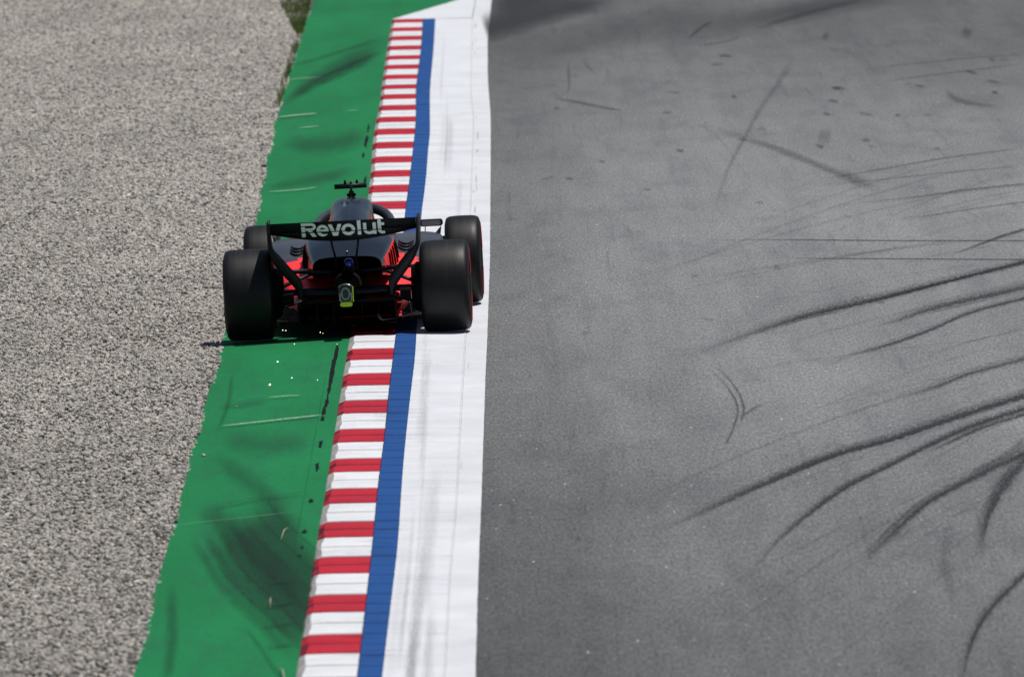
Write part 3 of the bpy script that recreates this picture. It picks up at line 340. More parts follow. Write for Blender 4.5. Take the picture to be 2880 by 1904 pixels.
GREEN_STAINS = [([(-2.064, 70.23, -2.007, 70.71), (-1.901, 67.89, -1.829, 68.51), (-1.73, 65.68, -1.662, 66.52), (-1.402, 62.7, -1.335, 63.49), (-1.198, 60.54, -1.135, 61.12)], 0.3), ([(-2.004, 70.64, -1.939, 71.19), (-1.844, 68.26, -1.761, 68.97), (-1.673, 66.01, -1.596, 66.95), (-1.344, 63.02, -1.27, 63.88), (-1.139, 60.87, -1.075, 61.45)], 0.55), ([(-1.944, 71.05, -1.87, 71.67), (-1.785, 68.63, -1.692, 69.43), (-1.614, 66.35, -1.529, 67.4), (-1.287, 63.33, -1.205, 64.27), (-1.079, 61.19, -1.014, 61.78)], 0.75), ([(-1.883, 71.46, -1.8, 72.15), (-1.726, 69.01, -1.623, 69.89), (-1.556, 66.69, -1.461, 67.85), (-1.228, 63.65, -1.139, 64.67), (-1.019, 61.52, -0.952, 62.12)], 0.8), ([(-1.821, 71.88, -1.729, 72.65), (-1.667, 69.39, -1.552, 70.37), (-1.496, 67.04, -1.392, 68.3), (-1.169, 63.98, -1.072, 65.08), (-0.958, 61.86, -0.89, 62.46)], 0.7), ([(-1.758, 72.3, -1.658, 73.15), (-1.606, 69.77, -1.48, 70.85), (-1.436, 67.39, -1.322, 68.77), (-1.109, 64.3, -1.005, 65.49), (-0.896, 62.2, -0.827, 62.81)], 0.6), ([(-1.695, 72.73, -1.585, 73.66), (-1.545, 70.16, -1.408, 71.33), (-1.376, 67.74, -1.252, 69.23), (-1.049, 64.63, -0.936, 65.91), (-0.833, 62.54, -0.764, 63.16)], 0.45), ([(-1.859, 68.77, -1.85, 68.85), (-1.69, 66.6, -1.679, 66.73), (-1.36, 63.54, -1.349, 63.68), (-1.156, 61.27, -1.147, 61.36)], 0.28), ([(-1.824, 69.7, -1.815, 69.78), (-1.653, 67.47, -1.643, 67.61), (-1.322, 64.34, -1.31, 64.48), (-1.117, 62.01, -1.107, 62.1)], 0.28), ([(-1.788, 70.65, -1.778, 70.74), (-1.616, 68.37, -1.605, 68.5), (-1.282, 65.15, -1.27, 65.3), (-1.076, 62.76, -1.066, 62.86)], 0.28), ([(-1.751, 71.63, -1.741, 71.72), (-1.578, 69.29, -1.567, 69.43), (-1.241, 65.99, -1.229, 66.13), (-1.034, 63.54, -1.024, 63.63)], 0.28), ([(-1.712, 72.64, -1.703, 72.73), (-1.539, 70.23, -1.527, 70.37), (-1.2, 66.84, -1.187, 66.99), (-0.992, 64.33, -0.981, 64.43)], 0.28), ([(-1.673, 73.68, -1.663, 73.77), (-1.498, 71.2, -1.487, 71.35), (-1.157, 67.72, -1.144, 67.88), (-0.948, 65.15, -0.937, 65.24)], 0.28), ([(-2.134, 76.21, -2.094, 77.81), (-1.84, 73.7, -1.756, 75.65), (-1.58, 70.92, -1.45, 72.67), (-1.304, 67.84, -1.183, 69.15)], 0.3), ([(-2.065, 71.4, -2.03, 73.16), (-1.868, 69.89, -1.776, 71.87), (-1.494, 66.2, -1.354, 67.9), (-1.23, 63.36, -1.109, 64.43)], 0.4), ([(-2.093, 67.19, -2.017, 67.21), (-2.011, 64.37, -1.913, 64.34), (-1.956, 62.07, -1.858, 61.92), (-1.941, 60.39, -1.845, 60.17)], 0.35), ([(-1.57, 63.91, -1.553, 64.06), (-1.441, 62.3, -1.421, 62.47), (-1.319, 60.78, -1.294, 60.95), (-1.255, 59.82, -1.229, 59.96)], 0.35), ([(-1.266, 65.11, -1.258, 64.89), (-1.362, 64.94, -1.353, 64.66), (-1.481, 64.81, -1.477, 64.64)], 0.5), ([(-1.242, 63.74, -1.236, 63.53), (-1.361, 63.64, -1.354, 63.38), (-1.455, 63.56, -1.451, 63.4)], 0.5), ([(-1.231, 62.44, -1.225, 62.23), (-1.312, 62.33, -1.306, 62.13), (-1.405, 62.25, -1.401, 62.1)], 0.5), ([(-1.265, 66.53, -1.258, 66.3), (-1.363, 66.38, -1.356, 66.15), (-1.486, 66.27, -1.482, 66.1)], 0.4), ([(-2.532, 126.6, -2.642, 128.68), (-2.21, 131.96, -2.401, 136.41), (-1.842, 135.49, -2.079, 142.26), (-1.395, 142.52, -1.601, 149.17)], 0.42), ([(-2.497, 129.07, -2.569, 130.88), (-2.061, 133.6, -2.173, 136.89), (-1.391, 139.87, -1.545, 145.52)], 0.38), ([(-2.427, 132.74, -2.449, 133.39), (-1.977, 136.99, -2.011, 138.16), (-1.443, 141.5, -1.485, 143.26)], 0.5), ([(-2.632, 138.55, -2.667, 139.79), (-2.192, 140.98, -2.231, 142.51), (-1.488, 145.93, -1.521, 147.57)], 0.35), ([(-2.402, 117.8, -2.466, 121.54), (-1.824, 115.77, -1.934, 122.25), (-1.389, 117.37, -1.491, 122.99)], 0.35), ([(-2.374, 110.21, -2.416, 111.82), (-1.993, 110.3, -2.06, 113.05), (-1.382, 112.05, -1.438, 114.88)], 0.3), ([(-2.109, 80.52, -2.143, 81.64), (-1.932, 80.8, -1.957, 81.67), (-1.695, 81.28, -1.712, 81.89)], 0.25), ([(-2.119, 85.16, -2.072, 85.06), (-2.069, 81.57, -2.017, 81.39), (-2.077, 78.27, -2.033, 78.06)], 0.3), ([(-2.005, 71.75, -2.018, 72.09), (-1.635, 72.32, -1.645, 72.67), (-1.254, 72.56, -1.261, 72.91)], 0.3), ([(-2.044, 77.01, -2.066, 79.35), (-1.717, 75.75, -1.762, 78.87), (-1.308, 76.0, -1.344, 78.35)], 0.25)]
GREEN_SCRATCHES = [([(-1.766, 81.6, -1.768, 81.7), (-1.643, 81.64, -1.645, 81.76), (-1.527, 81.62, -1.529, 81.71)], 0.75), ([(-2.05, 79.08, -2.053, 79.18), (-1.779, 79.22, -1.782, 79.36), (-1.51, 79.38, -1.513, 79.53), (-1.331, 79.51, -1.333, 79.61)], 0.9), ([(-2.536, 125.48, -2.542, 125.79), (-2.309, 125.63, -2.317, 126.04), (-2.097, 125.78, -2.103, 126.09)], 0.8), ([(-2.211, 122.63, -2.217, 122.93), (-2.026, 122.74, -2.032, 123.03)], 0.5), ([(-2.329, 109.83, -2.334, 110.07), (-2.036, 109.83, -2.043, 110.14), (-1.853, 110.1, -1.857, 110.34)], 0.5), ([(-2.257, 122.6, -2.261, 122.8), (-2.073, 122.71, -2.076, 122.91)], 0.4), ([(-2.626, 135.02, -2.631, 135.26), (-2.422, 135.09, -2.428, 135.45), (-2.192, 135.15, -2.196, 135.39)], 0.4), ([(-2.142, 70.73, -2.144, 70.79), (-1.877, 70.92, -1.879, 70.98), (-1.61, 71.04, -1.611, 71.11), (-1.369, 71.21, -1.371, 71.27)], 0.25), ([(-1.764, 125.87, -1.767, 126.08), (-1.645, 125.92, -1.648, 126.13)], 0.4)]
SEAM_GAPS = [(-1.339, 84.74, 0.026, 2.35), (-1.332, 83.35, 0.025, 1.64), (-1.334, 82.23, 0.019, 1.33), (-1.331, 80.93, 0.024, 0.94), (-1.34, 80.08, 0.024, 0.67), (-1.338, 79.37, 0.027, 0.33), (-1.313, 77.12, 0.02, 0.27), (-1.314, 76.81, 0.017, 0.19), (-1.307, 75.04, 0.023, 0.59), (-1.304, 72.2, 0.025, 0.21), (-1.303, 69.85, 0.029, 0.22), (-1.299, 68.69, 0.021, 0.12), (-1.302, 68.08, 0.023, 0.12), (-1.481, 119.04, 0.031, 2.22), (-1.475, 116.15, 0.022, 0.88), (-1.49, 121.88, 0.018, 1.36), (-1.333, 86.17, 0.023, 1.46), (-1.401, 111.23, 0.021, 1.46)]
SPARKS = [(-1.757, 82.033, 0.056), (-1.747, 84.454, 0.056), (-1.42, 82.42, 0.055), (-1.613, 82.837, 0.046), (-1.659, 86.516, 0.048), (-1.332, 86.461, 0.044), (-1.483, 87.913, 0.041), (-1.456, 87.523, 0.059), (-1.761, 89.044, 0.034), (-1.786, 88.545, 0.023), (-1.753, 88.098, 0.049), (-1.487, 89.068, 0.04), (-1.299, 86.19, 0.042), (-1.236, 86.432, 0.044), (-1.718, 81.897, 0.03), (-1.768, 85.008, 0.028), (-1.733, 84.835, 0.023), (-1.415, 82.656, 0.051), (-1.29, 86.81, 0.056), (-1.154, 86.691, 0.048), (-2.349, 105.29, 0.025), (-1.342, 85.8, 0.059)]
RED_TOPS = [152.0, 149.1, 146.25, 143.2, 140.2, 137.5, 134.7, 132.0, 129.5, 126.8, 124.0, 121.3, 118.4, 115.4, 112.65, 109.9, 106.95, 104.0, 101.05, 98.1, 95.15, 92.2, 89.2, 86.28, 83.57, 80.8, 78.05, 75.4, 72.9, 70.3, 67.75, 65.2, 62.72, 60.2, 57.7, 55.2, 52.7, 50.2]
def line(pts, K=1.0):
    P = np.array(sorted(pts, key=lambda p: p[1])); ys = P[:, 1]; xs = P[:, 0]
    k0 = (xs[3] - xs[0]) / max(ys[3] - ys[0], 1e-3); k1 = (xs[-1] - xs[-4]) / (ys[-1] - ys[-4])
    def f(y):
        y = np.asarray(y, float); r = np.zeros_like(y); W = 0
        for d, w in ((-2.5, 1), (-1.2, 2), (0, 3), (1.2, 2), (2.5, 1)):
            q = y + d * K; v = np.interp(q, ys, xs)
            v = np.where(q < ys[0], xs[0] + k0 * (q - ys[0]) * .6, v); v = np.where(q > ys[-1], xs[-1] + k1 * (q - ys[-1]), v)
            r = r + w * v; W += w
        return r / W
    return f
fG = line(GRAVEL_EDGE, 4.0)
fL, fB, fW, fJ, fE = map(line, (KERB_LEFT, KERB_BLUE, KERB_WHITE, KERB_RIGHT, LINE_RIGHT))
GREEN_SLOPE = math.tan(math.radians(2.5))
Y0, Y1, YK = 46.0, 230.0, 152.15        # near end, far end, far end of the kerb
def green_z(x, y): return -0.004 - GREEN_SLOPE * np.maximum(0, fL(y) - x)

# ------------------------------------------------------------------ ground, gravel bed, track
mesh("ground", [(-900, -200, -.35), (900, -200, -.35), (900, 1800, -.35), (-900, 1800, -.35)], [(0, 1, 2, 3)], M_BED)["kind"] = "structure"
ys = np.arange(Y0 - 60, 420.1, 2.0)
V = []
for y in ys:
    e = float(fE(y)); V += [(e - .35, y, -.03), (e - .12, y, 0), (e + .02, y, 0), (e + 6, y, 0), (e + 60, y, 0), (e + 300, y, 0)]
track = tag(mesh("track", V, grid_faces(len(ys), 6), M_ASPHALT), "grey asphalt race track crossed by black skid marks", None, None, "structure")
# gravel bed: lumpy sheet left of the green strip
ys = np.concatenate([np.arange(Y0 - 30, 170, .5), np.arange(170, 420, 10.)])
cols = np.array([0, -.25, -.5, -.8, -1.2, -1.6, -2, -2.5, -3, -3.6, -4.2, -5, -6, -8, -12, -20, -60, -300])
V = []
for y in ys:
    e = float(fG(y)) + .05
    for c in cols:
        z = -.100 + .010 * math.sin(.9 * y + 2.1 * c) * math.sin(.37 * y - 1.7 * c) + .008 * math.sin(2.3 * y + 5 * c)
        if c == 0: z = -.085
        V.append((e + c + .03 * math.sin(y * 1.3) * (c < 0), y, z))
gravel_bed = tag(mesh("gravel_bed", V, grid_faces(len(ys), len(cols)), M_BED, smooth=True), "gravel bed under the loose stones, coloured dark for the shade in the gaps", None, None, "structure")

# loose stones, too many and too small to pick apart
def gravel_nodes():
    ng = bpy.data.node_groups.new("gravel_scatter", 'GeometryNodeTree')
    ng.interface.new_socket(name="Geometry", in_out='INPUT', socket_type='NodeSocketGeometry')
    ng.interface.new_socket(name="Geometry", in_out='OUTPUT', socket_type='NodeSocketGeometry')
    N, L = ng.nodes, ng.links
    gi = N.new("NodeGroupInput"); go = N.new("NodeGroupOutput")
    pos = N.new("GeometryNodeInputPosition"); sep = N.new("ShaderNodeSeparateXYZ"); L.new(pos.outputs[0], sep.inputs[0])
    def mr(a, b, c, d):
        m = N.new("ShaderNodeMapRange"); L.new(sep.outputs[1], m.inputs[0])
        for i, v in zip((1, 2, 3, 4), (a, b, c, d)): m.inputs[i].default_value = v
        return m.outputs[0]
    dist = N.new("GeometryNodeDistributePointsOnFaces"); L.new(gi.outputs[0], dist.inputs["Mesh"])
    L.new(mr(80, 165, 1750, 650), dist.inputs["Density"])
    ico = N.new("GeometryNodeMeshIcoSphere"); ico.inputs["Radius"].default_value = .0165; ico.inputs["Subdivisions"].default_value = 1
    sm = N.new("GeometryNodeSetMaterial"); sm.inputs["Material"].default_value = M_STONE; L.new(ico.outputs[0], sm.inputs[0])
    sp_ = N.new("GeometryNodeSetPosition"); L.new(dist.outputs["Points"], sp_.inputs[0])
    ro = N.new("FunctionNodeRandomValue"); ro.data_type = 'FLOAT_VECTOR'; ro.inputs[0].default_value = (0, 0, -.020); ro.inputs[1].default_value = (0, 0, .012); ro.inputs["Seed"].default_value = 3
    L.new(ro.outputs[0], sp_.inputs["Offset"])
    iop = N.new("GeometryNodeInstanceOnPoints"); L.new(sp_.outputs[0], iop.inputs["Points"]); L.new(sm.outputs[0], iop.inputs["Instance"])
    rr = N.new("FunctionNodeRandomValue"); rr.data_type = 'FLOAT_VECTOR'; rr.inputs[0].default_value = (-.5, -.5, 0); rr.inputs[1].default_value = (.5, .5, 6.28)
    L.new(rr.outputs[0], iop.inputs["Rotation"])
    rs = N.new("FunctionNodeRandomValue"); rs.data_type = 'FLOAT_VECTOR'; rs.inputs[0].default_value = (.40, .45, .35); rs.inputs[1].default_value = (1.35, 1.35, 1.0); rs.inputs["Seed"].default_value = 7
    mul = N.new("ShaderNodeVectorMath"); mul.operation = 'SCALE'; L.new(rs.outputs[0], mul.inputs[0]); L.new(mr(80, 150, 1.0, 1.65), mul.inputs["Scale"])
    L.new(mul.outputs[0], iop.inputs["Scale"])
    L.new(iop.outputs[0], go.inputs[0]); return ng
ys = np.arange(53, 206, .5); V = []; cols = np.linspace(0, 1, 16)
for y in ys:
    e = float(fG(y)); wl_ = 2.3 + (y - 57) * .048
    for c in cols:
        x = e + .02 + .007 * math.sin(y * .83) * math.sin(y * .31) + random.uniform(-.012, .006) - c * wl_
        z = -.056 + .012 * math.sin(.9 * y + 2.1 * c * wl_) + .010 * math.sin(2.6 * y + 4 * c * wl_) * math.sin(1.1 * y)
        V.append((x, y, z - (.004 if c == 0 else 0)))
gravel = tag(mesh("gravel", V, grid_faces(len(ys), len(cols)), M_STONE), "loose grey and tan gravel stones beside the green strip", "gravel", None, "stuff")
md = gravel.modifiers.new("scatter", 'NODES'); md.node_group = gravel_nodes()

# ------------------------------------------------------------------ green run-off strip
ys = np.concatenate([np.arange(Y0, 170, .4), np.arange(170, Y1, 4.)])
V = []; NC = 9
for y in ys:
    g = float(fG(y)); l = float(fL(min(y, YK))) + .01
    if y > YK:   # beyond the kerb the green runs on to the white taper
        l = min(float(fJ(y)) + .01, float(fL(YK)) + .01 + (y - YK) * .13)
    g += .007 * math.sin(y * .83) * math.sin(y * .31) + random.uniform(-.004, .004)
    for c in np.linspace(0, 1, NC):
        x = g + (l - g) * c
        z = float(green_z(x, min(y, YK))) if y <= YK else .006 - GREEN_SLOPE * max(0, (l - x))
        V.append((x, y, z + .0025 * math.sin(y * 1.9 + x * 3)))
    V.append((g - .004, y, float(V[-NC][2]) - .06))
# put the edge drop as first column
rows = [[V[i * (NC + 1) + NC]] + V[i * (NC + 1): i * (NC + 1) + NC] for i in range(len(ys))]
V = [p for r in rows for p in r]
M_EDGE = plain("dark_strip_edge", (.035, .036, .036), .85, 0, .4, 20)
fm = [1 if j == 0 else 0 for i in range(len(ys) - 1) for j in range(NC)]
green = tag(mesh("run_off_strip", V, grid_faces(len(ys), NC + 1), [M_GREEN, M_EDGE], None, False, fm), "green painted run-off strip between gravel and kerb", None, None, "structure")

# ------------------------------------------------------------------ ribbons: skid marks and stains
def ribbon(name, rows, strength, mat, parent, zfun, lift, ends=(.16, .16), na=7, smooth_n=None, widen=1.0, shift=0.0):
    R = np.array(rows, float); n = smooth_n or max(8, len(R) * 6)
    R = cr(R, n); V = []; A = []; U = []
    for i, r in enumerate(R):
        v = i / (n - 1); fade = min(1, v / ends[0]) * min(1, (1 - v) / ends[1]); fade = (fade * fade * (3 - 2 * fade)) ** 1.35
        for j in range(na):
            u0 = -1 + 2 * j / (na - 1); u = .5 + .5 * (u0 * widen + shift); x = r[0] * (1 - u) + r[2] * u; y = r[1] * (1 - u) + r[3] * u
            V.append((x, y, float(zfun(x, y)) + lift)); A.append(strength * fade); U.append(u0)
    return mesh(name, V, grid_faces(n, na), mat, parent, attr=A, attr2=U)
flat = lambda x, y: 0.0
lv = .0016
for k, (rows, a) in enumerate(SKIDS):
    R = np.array(rows, float); long_ = len(rows) > 3
    if long_ and R[0, 0] < R[-1, 0]: R = R[::-1]; rows = R     # the fading end comes last
    if max(np.hypot(r[0] - r[2], r[1] - r[3]) for r in R) > 4.2 and len(rows) < 6 and R[:, 1].max() > 150:
        lv += .00006; ribbon("skid_mark", rows, a * .8, M_FILM, track, flat, lv, ends=(.3, .02 if R[:, 0].min() < 0 else .6), widen=1.6, na=11); continue
    if not long_ or a < .3:
        lv += .00006; ribbon("skid_mark", rows, a * .9, M_RUBBER_MARK, track, flat, lv, ends=(.3, .3), widen=1.2); continue
    if R[:, 1].mean() > 108:      # far marks: wide, thin and soft
        lv += .00006; ribbon("skid_mark", rows, a * .8, M_RUBBER_MARK, track, flat, lv, ends=(.2, .4), widen=1.5)
        continue
    # faint film, a dark trailing edge and a few thin streaks that come and go along the path
    lv += .00006; ribbon("skid_mark", rows, a * .58, M_RUBBER_MARK, track, flat, lv, ends=(.02, .5), widen=1.75)
    lv += .00006; ribbon("skid_mark", rows, min(1, a * 1.0), M_RUBBER_MARK, track, flat, lv, ends=(.02, .55), widen=.75, shift=.3)
    Q = cr(R, 24)
    for q in range(2):
        i0 = random.randint(0, 10); i1 = random.randint(14, 24)
        lv += .00006; ribbon("skid_mark", Q[i0:i1], a * random.uniform(.35, .7), M_RUBBER_MARK, track, flat, lv, ends=(.25, .45), widen=random.uniform(.18, .35), shift=random.uniform(-1.6, 1.3), na=5, smooth_n=26)
for k, (rows, a) in enumerate(GREEN_STAINS):
    ribbon("rubber_stain", rows, a, M_STAIN, green, green_z, .006 + .0006 * k, ends=(.25, .25), na=11)
for k, (rows, a) in enumerate(GREEN_SCRATCHES):
    ribbon("scratch", rows, a, M_SCRATCH, green, green_z, .018 + .0006 * k, ends=(.1, .1), na=5, smooth_n=14)
for k, (x, y, w, h) in enumerate(SEAM_GAPS):
    n = 14; V = [(x, y, float(green_z(x, y)) + .0075)]
    for i in range(n):
        a = 2 * math.pi * i / n; rr = random.uniform(.7, 1.6)
        px, py = x + math.cos(a) * w * .5 * rr, y + math.sin(a) * h * .5 * rr
        px += (py - y) * -.004; V.append((px, py, float(green_z(px, py)) + .0075))
    mesh("paint_gap", V, [(0, 1 + i, 1 + (i + 1) % n) for i in range(n)], M_BLACK, green)
# raised painted seam that runs parallel to the kerb
ysm = np.arange(68.5, 84, .6); V = []
for y in ysm:
    x = float(fL(y)) - .115; 
    for d, dz in ((-.010, .001), (-.004, .005), (.004, .005), (.010, .001)): V.append((x + d, y, float(green_z(x + d, y)) + dz))
mesh("painted_seam", V, grid_faces(len(ysm), 4), M_GREEN, green)

# ------------------------------------------------------------------ kerb
kerb = tag(empty("kerb", (float(fL(60)), 60, 0)), "red and white ridged kerb with a blue band and white apron", "kerb")
KO = Vector(kerb.location)
def kz(u, y):
    """height of the kerb: u = 0 at its green edge, 1 at the track; ridges across it"""
    base = .004 + .014 * min(1, (1 - u) * 2.2) if u > .5 else .018
    return base
def ridge(t):       # t runs 0..1 from the near to the far end of one ridge
    return 1 - t if t > .12 else t / .12 * .88
def strip_cols(y, spec): return [f(y) for f in spec]
def kerb_piece(name, ya, yb, cols, mats, fm_fun, ridges=2, per=7, dirty=(0, 5)):
    """cols: list of (xfun, zbase, ridge amplitude)"""
    gap = .006; ts = []
    for r in range(ridges):
        for q in (0, .05, .14, .4, .7, .97, 1.0)[: per]:
            ts.append(((r + q * .999) / ridges, q))
    V = []
    for t, q in ts:
        y = ya + gap + (yb - ya - 2 * gap) * t
        h = (q / .14 if q < .14 else 1 - .75 * (q - .14) / .86)
        for xf, zb, am in cols:
            x = float(xf(y)); V.append((x - KO.x, y - KO.y, zb + am * h - (.004 if am == 0 and False else 0)))
    nc = len(cols); F = grid_faces(len(ts), nc)
    # end skirts give the piece its depth
    n0 = len(V)
    for j in range(nc): V.append((V[j][0], V[j][1], -.03))
    for j in range(nc): V.append((V[(len(ts) - 1) * nc + j][0], V[(len(ts) - 1) * nc + j][1], -.03))
    for j in range(nc - 1):
        F.append((n0 + j, n0 + j + 1, j + 1, j)); e = (len(ts) - 1) * nc
        F.append((e + j, e + j + 1, n0 + nc + j + 1, n0 + nc + j))
    nrow = len(ts) - 1
    def pick(i):
        if i >= nrow * (nc - 1): return len(mats) - 1
        row = i // (nc - 1)
        if row % per == per - 1 or row % per in dirty: return len(mats) - 1
        return fm_fun(i % (nc - 1))
    fm = [pick(i) for i in range(len(F))]
    return mesh(name, V, F, mats, kerb, fmat=fm)
fl = lambda y: fL(y)
bev = lambda y: fL(y) + .050 + .006 * np.sin(y * 5.3)
mid = lambda y: fL(y) * .6 + fB(y) * .4
def jag(y): return fL(y) - .004 + random.uniform(-.005, .005)
red_cols = [(jag, -.02, .0), (lambda y: fL(y) + .012, -.002, .004), (bev, .010, .018), (mid, .011, .022), (lambda y: fB(y) - .002, .011, .016)]
for i, top in enumerate(RED_TOPS[:-1]):
    nxt = RED_TOPS[i + 1]; p = top - nxt; rb_ = top - p * .455
    kerb_piece("red_block", rb_, top, red_cols, [M_RED, M_REDDIRT], lambda j: 1 if j <= 1 and random.random() < .6 else 0)
    kerb_piece("white_block", nxt, rb_, red_cols, [M_WHITE, M_DIRTY, M_WHITEDIRT], lambda j: 1 if j <= 1 else 0)
    kerb_piece("blue_block", nxt, top, [(lambda y: fB(y) + .002, .012, .010), (lambda y: fW(y) - .001, .010, .009)], [M_BLUE, M_BLUEDIRT], lambda j: 0, ridges=4)
    kerb_piece("apron_slab", nxt, top, [(lambda y: fW(y) + .001, .010, .0085), (lambda y: .55 * fW(y) + .45 * fJ(y), .008, .005), (lambda y: fJ(y) - .012, .006, .002), (lambda y: fJ(y) - .004, .010, .000), (lambda y: fJ(y) + .003, .001, 0)], [M_APRON, M_APRONDIRT], lambda j: 0, ridges=4)
# white taper beyond the last block
yt = np.arange(YK, 200, 1.0); V = []
for y in yt:
    l = min(float(fJ(y)) - .02, float(fL(YK)) + (y - YK) * .13); r = float(fJ(y)) - .004
    for c in np.linspace(0, 1, 4): V.append((l + (r - l) * c - KO.x, y - KO.y, .008))
mesh("end_taper", V, grid_faces(len(yt), 4), M_APRON, kerb)
# grit and dirt gathered along the joint between apron and line; grey scuffs left by wheels running along the apron
M_JOINT = rubber_stain("joint_dirt", (.16, .13, .09), .8)
for k in range(20):
    y = random.uniform(100, 152) if k < 15 else random.uniform(62, 100); x = float(fJ(y)) + random.uniform(.012, .05); ln = random.uniform(.5, 2.4); w = random.uniform(.006, .016)
    ribbon("dirt_streak", [(x - w, y, x + w, y), (x - w, y + ln / 2, x + w, y + ln / 2), (x - w, y + ln, x + w, y + ln)], random.uniform(.3, .7) * (1 if k < 15 else .5), M_JOINT, track, flat, .0075 + .0003 * k, ends=(.3, .3), na=5)
def apron_z(x, y): return .019
for k in range(26):
    c = random.choice([.18, .30, .42, .50, .62, .75]) + random.uniform(-.05, .05); y0 = random.uniform(50, 130) if k < 14 else random.uniform(48, 60); ln = random.uniform(8, 26) if k < 14 else random.uniform(7, 16); w = random.uniform(.012, .05)
    P = []
    for y in np.linspace(y0, min(y0 + ln, 151), 6):
        x = float(fW(y)) * (1 - c) + float(fJ(y)) * c; P.append((x - w, y, x + w, y))
    ribbon("scuff", P, random.uniform(.10, .26) * (1 if k < 14 else .95), M_SCUFF, kerb, lambda x, y: .019, .0004 * k, ends=(.3, .3), na=7)
    kerb.children[-1] if False else None
# rubber rubbed off across the ridges at the near end of the kerb
for k in range(34):
    i = random.randint(23, 34) if k < 26 else random.randint(2, 20); y = RED_TOPS[i] - random.choice([0, .31, .63, .95, 1.3, 1.7, 2.1]) + .02; a0_ = random.uniform(.05, .8); 
    xa = float(fL(y)) + .05 + random.uniform(0, .30); xb = float(fW(y)) + random.uniform(-.05, .30); h = random.uniform(.03, .10)
    P = [(x, y - h, x, y + h) for x in np.linspace(xa, xb, 6)]
    ribbon("rubber_smear", P, random.uniform(.25, .6), M_RUBBER_MARK, kerb, lambda x, y: .0335, .0003 * k, ends=(.3, .5), na=5)
for o in kerb.children:
    if o.name.startswith(("scuff", "rubber_smear")): o.matrix_parent_inverse = Matrix.Translation(-KO)

# painted edge line on the asphalt
ys = np.arange(Y0, 230, .35); V = []
for y in ys:
    e = float(fE(y)) + random.uniform(-.0015, .0015); j = float(fJ(y)) + .004
    V += [(j, y, .004), ((j + e) / 2, y, .0045), (e - .012, y, .0042), (e, y, .004)]
mesh("edge_line", V, grid_faces(len(ys), 4), M_LINE, track)
# ------------------------------------------------------------------ the racing car (local axes: x right, y forward, z up, origin under the rear axle)
car = tag(empty("racing_car"), "black and red open-wheel racing car straddling the kerb, seen from behind", "racing car")
yaw, rol = math.radians(-1.45), math.radians(-1.6)
car.matrix_world = Matrix.Translation((-1.256, 88.2, -.008)) @ Matrix.Rotation(yaw, 4, 'Z') @ Matrix.Rotation(rol, 4, 'Y')
def mirror(pts): return [(-p[0], *p[1:]) for p in pts]

# wheels
def wheel(x, y, R, w, side):
    h = w / 2
    prof = [(-h + .034, R - .120), (-h + .005, R - .098), (-h - .003, R - .060), (-h + .006, R - .026), (-h + .020, R - .011), (-h + .040, R - .0045), (-h * .45, R - .001), (0, R),
            (h * .45, R - .001), (h - .040, R - .0045), (h - .020, R - .011), (h - .006, R - .026), (h + .003, R - .060), (h - .005, R - .098), (h - .034, R - .120)]
    ty = MB().lathe_x(prof, 72).build("wheel", M_TYRE, car, True); ty.location = (x, y, R)
    s = side
    rim = MB().lathe_x([(s * (h - .034), R - .119), (s * (h - .042), R - .128), (s * (h - .055), R - .15), (s * (h - .050), .11), (s * (h - .02), .06), (s * (h - .018), .0)], 40)
    rim.build("rim", M_DARKMETAL, ty, True)
    for a0, a1 in ((.25, 1.35), (1.75, 2.9), (3.4, 4.5), (4.9, 6.0)):
        MB().lathe_x([(s * (h + .0005), R - .088), (s * (h + .0040), R - .074), (s * (h + .0050), R - .060), (s * (h + .0034), R - .052)], 16, 0, a0, a1).build("sidewall_band", M_TYRERED, ty, True)
    hub = MB().lathe_x([(-s * (h - .04), .20), (-s * (h + .03), .195), (-s * (h + .075), .16), (-s * (h + .08), .05), (-s * (h + .08), 0)], 28)
    hub.build("brake_duct", M_BLACK, ty, True)
    return ty
for s in (-1, 1):
    wheel(s * (.95 - .1875), 0, .355, .375, s)
    wheel(s * (.95 - .14), 3.4, .3525, .28, s)

# engine cover
sec = [
 (2.15, [(0, .958), (.085, .955), (.138, .918), (.155, .85), (.168, .75), (.19, .58)]),
 (1.90, [(0, .968), (.095, .962), (.152, .922), (.170, .84), (.185, .74), (.22, .56)]),
 (1.40, [(0, .935), (.070, .918), (.128, .862), (.172, .785), (.25, .705), (.36, .52)]),
 (0.90, [(0, .845), (.055, .832), (.125, .790), (.235, .750), (.335, .700), (.385, .46)]),
 (0.50, [(0, .735), (.070, .728), (.160, .715), (.262, .690), (.318, .635), (.330, .43)]),
 (0.10, [(0, .612), (.080, .610), (.165, .605), (.228, .592), (.266, .552), (.270, .455)])]
half = np.array([cr(np.array(p), 26) for _, p in sec]); yy = cr(np.array([[s[0]] for s in sec]), 44)[:, 0]
half = cr(half, 44)
V = []; nc = 51
for i in range(44):
    sx = -.016 * min(1, max(0, (yy[i] - .9) / .9))
    row = [(sx - p[0], yy[i], p[1]) for p in half[i][:0:-1]] + [(sx + p[0], yy[i], p[1]) for p in half[i]]
    V += row
F = grid_faces(44, nc); fm = []
for f in F:
    c = np.mean([V[k] for k in f], axis=0); j = f[0] % nc; k = abs(j + .5 - 25)
    side = k > 19.5
    fm.append(1 if side and .22 < c[1] < 1.25 and c[2] < .70 - max(0, .55 - c[1]) * .42 else 0)
cover = mesh("engine_cover", V, F, [M_COVER, M_CARRED], car, True, fm)
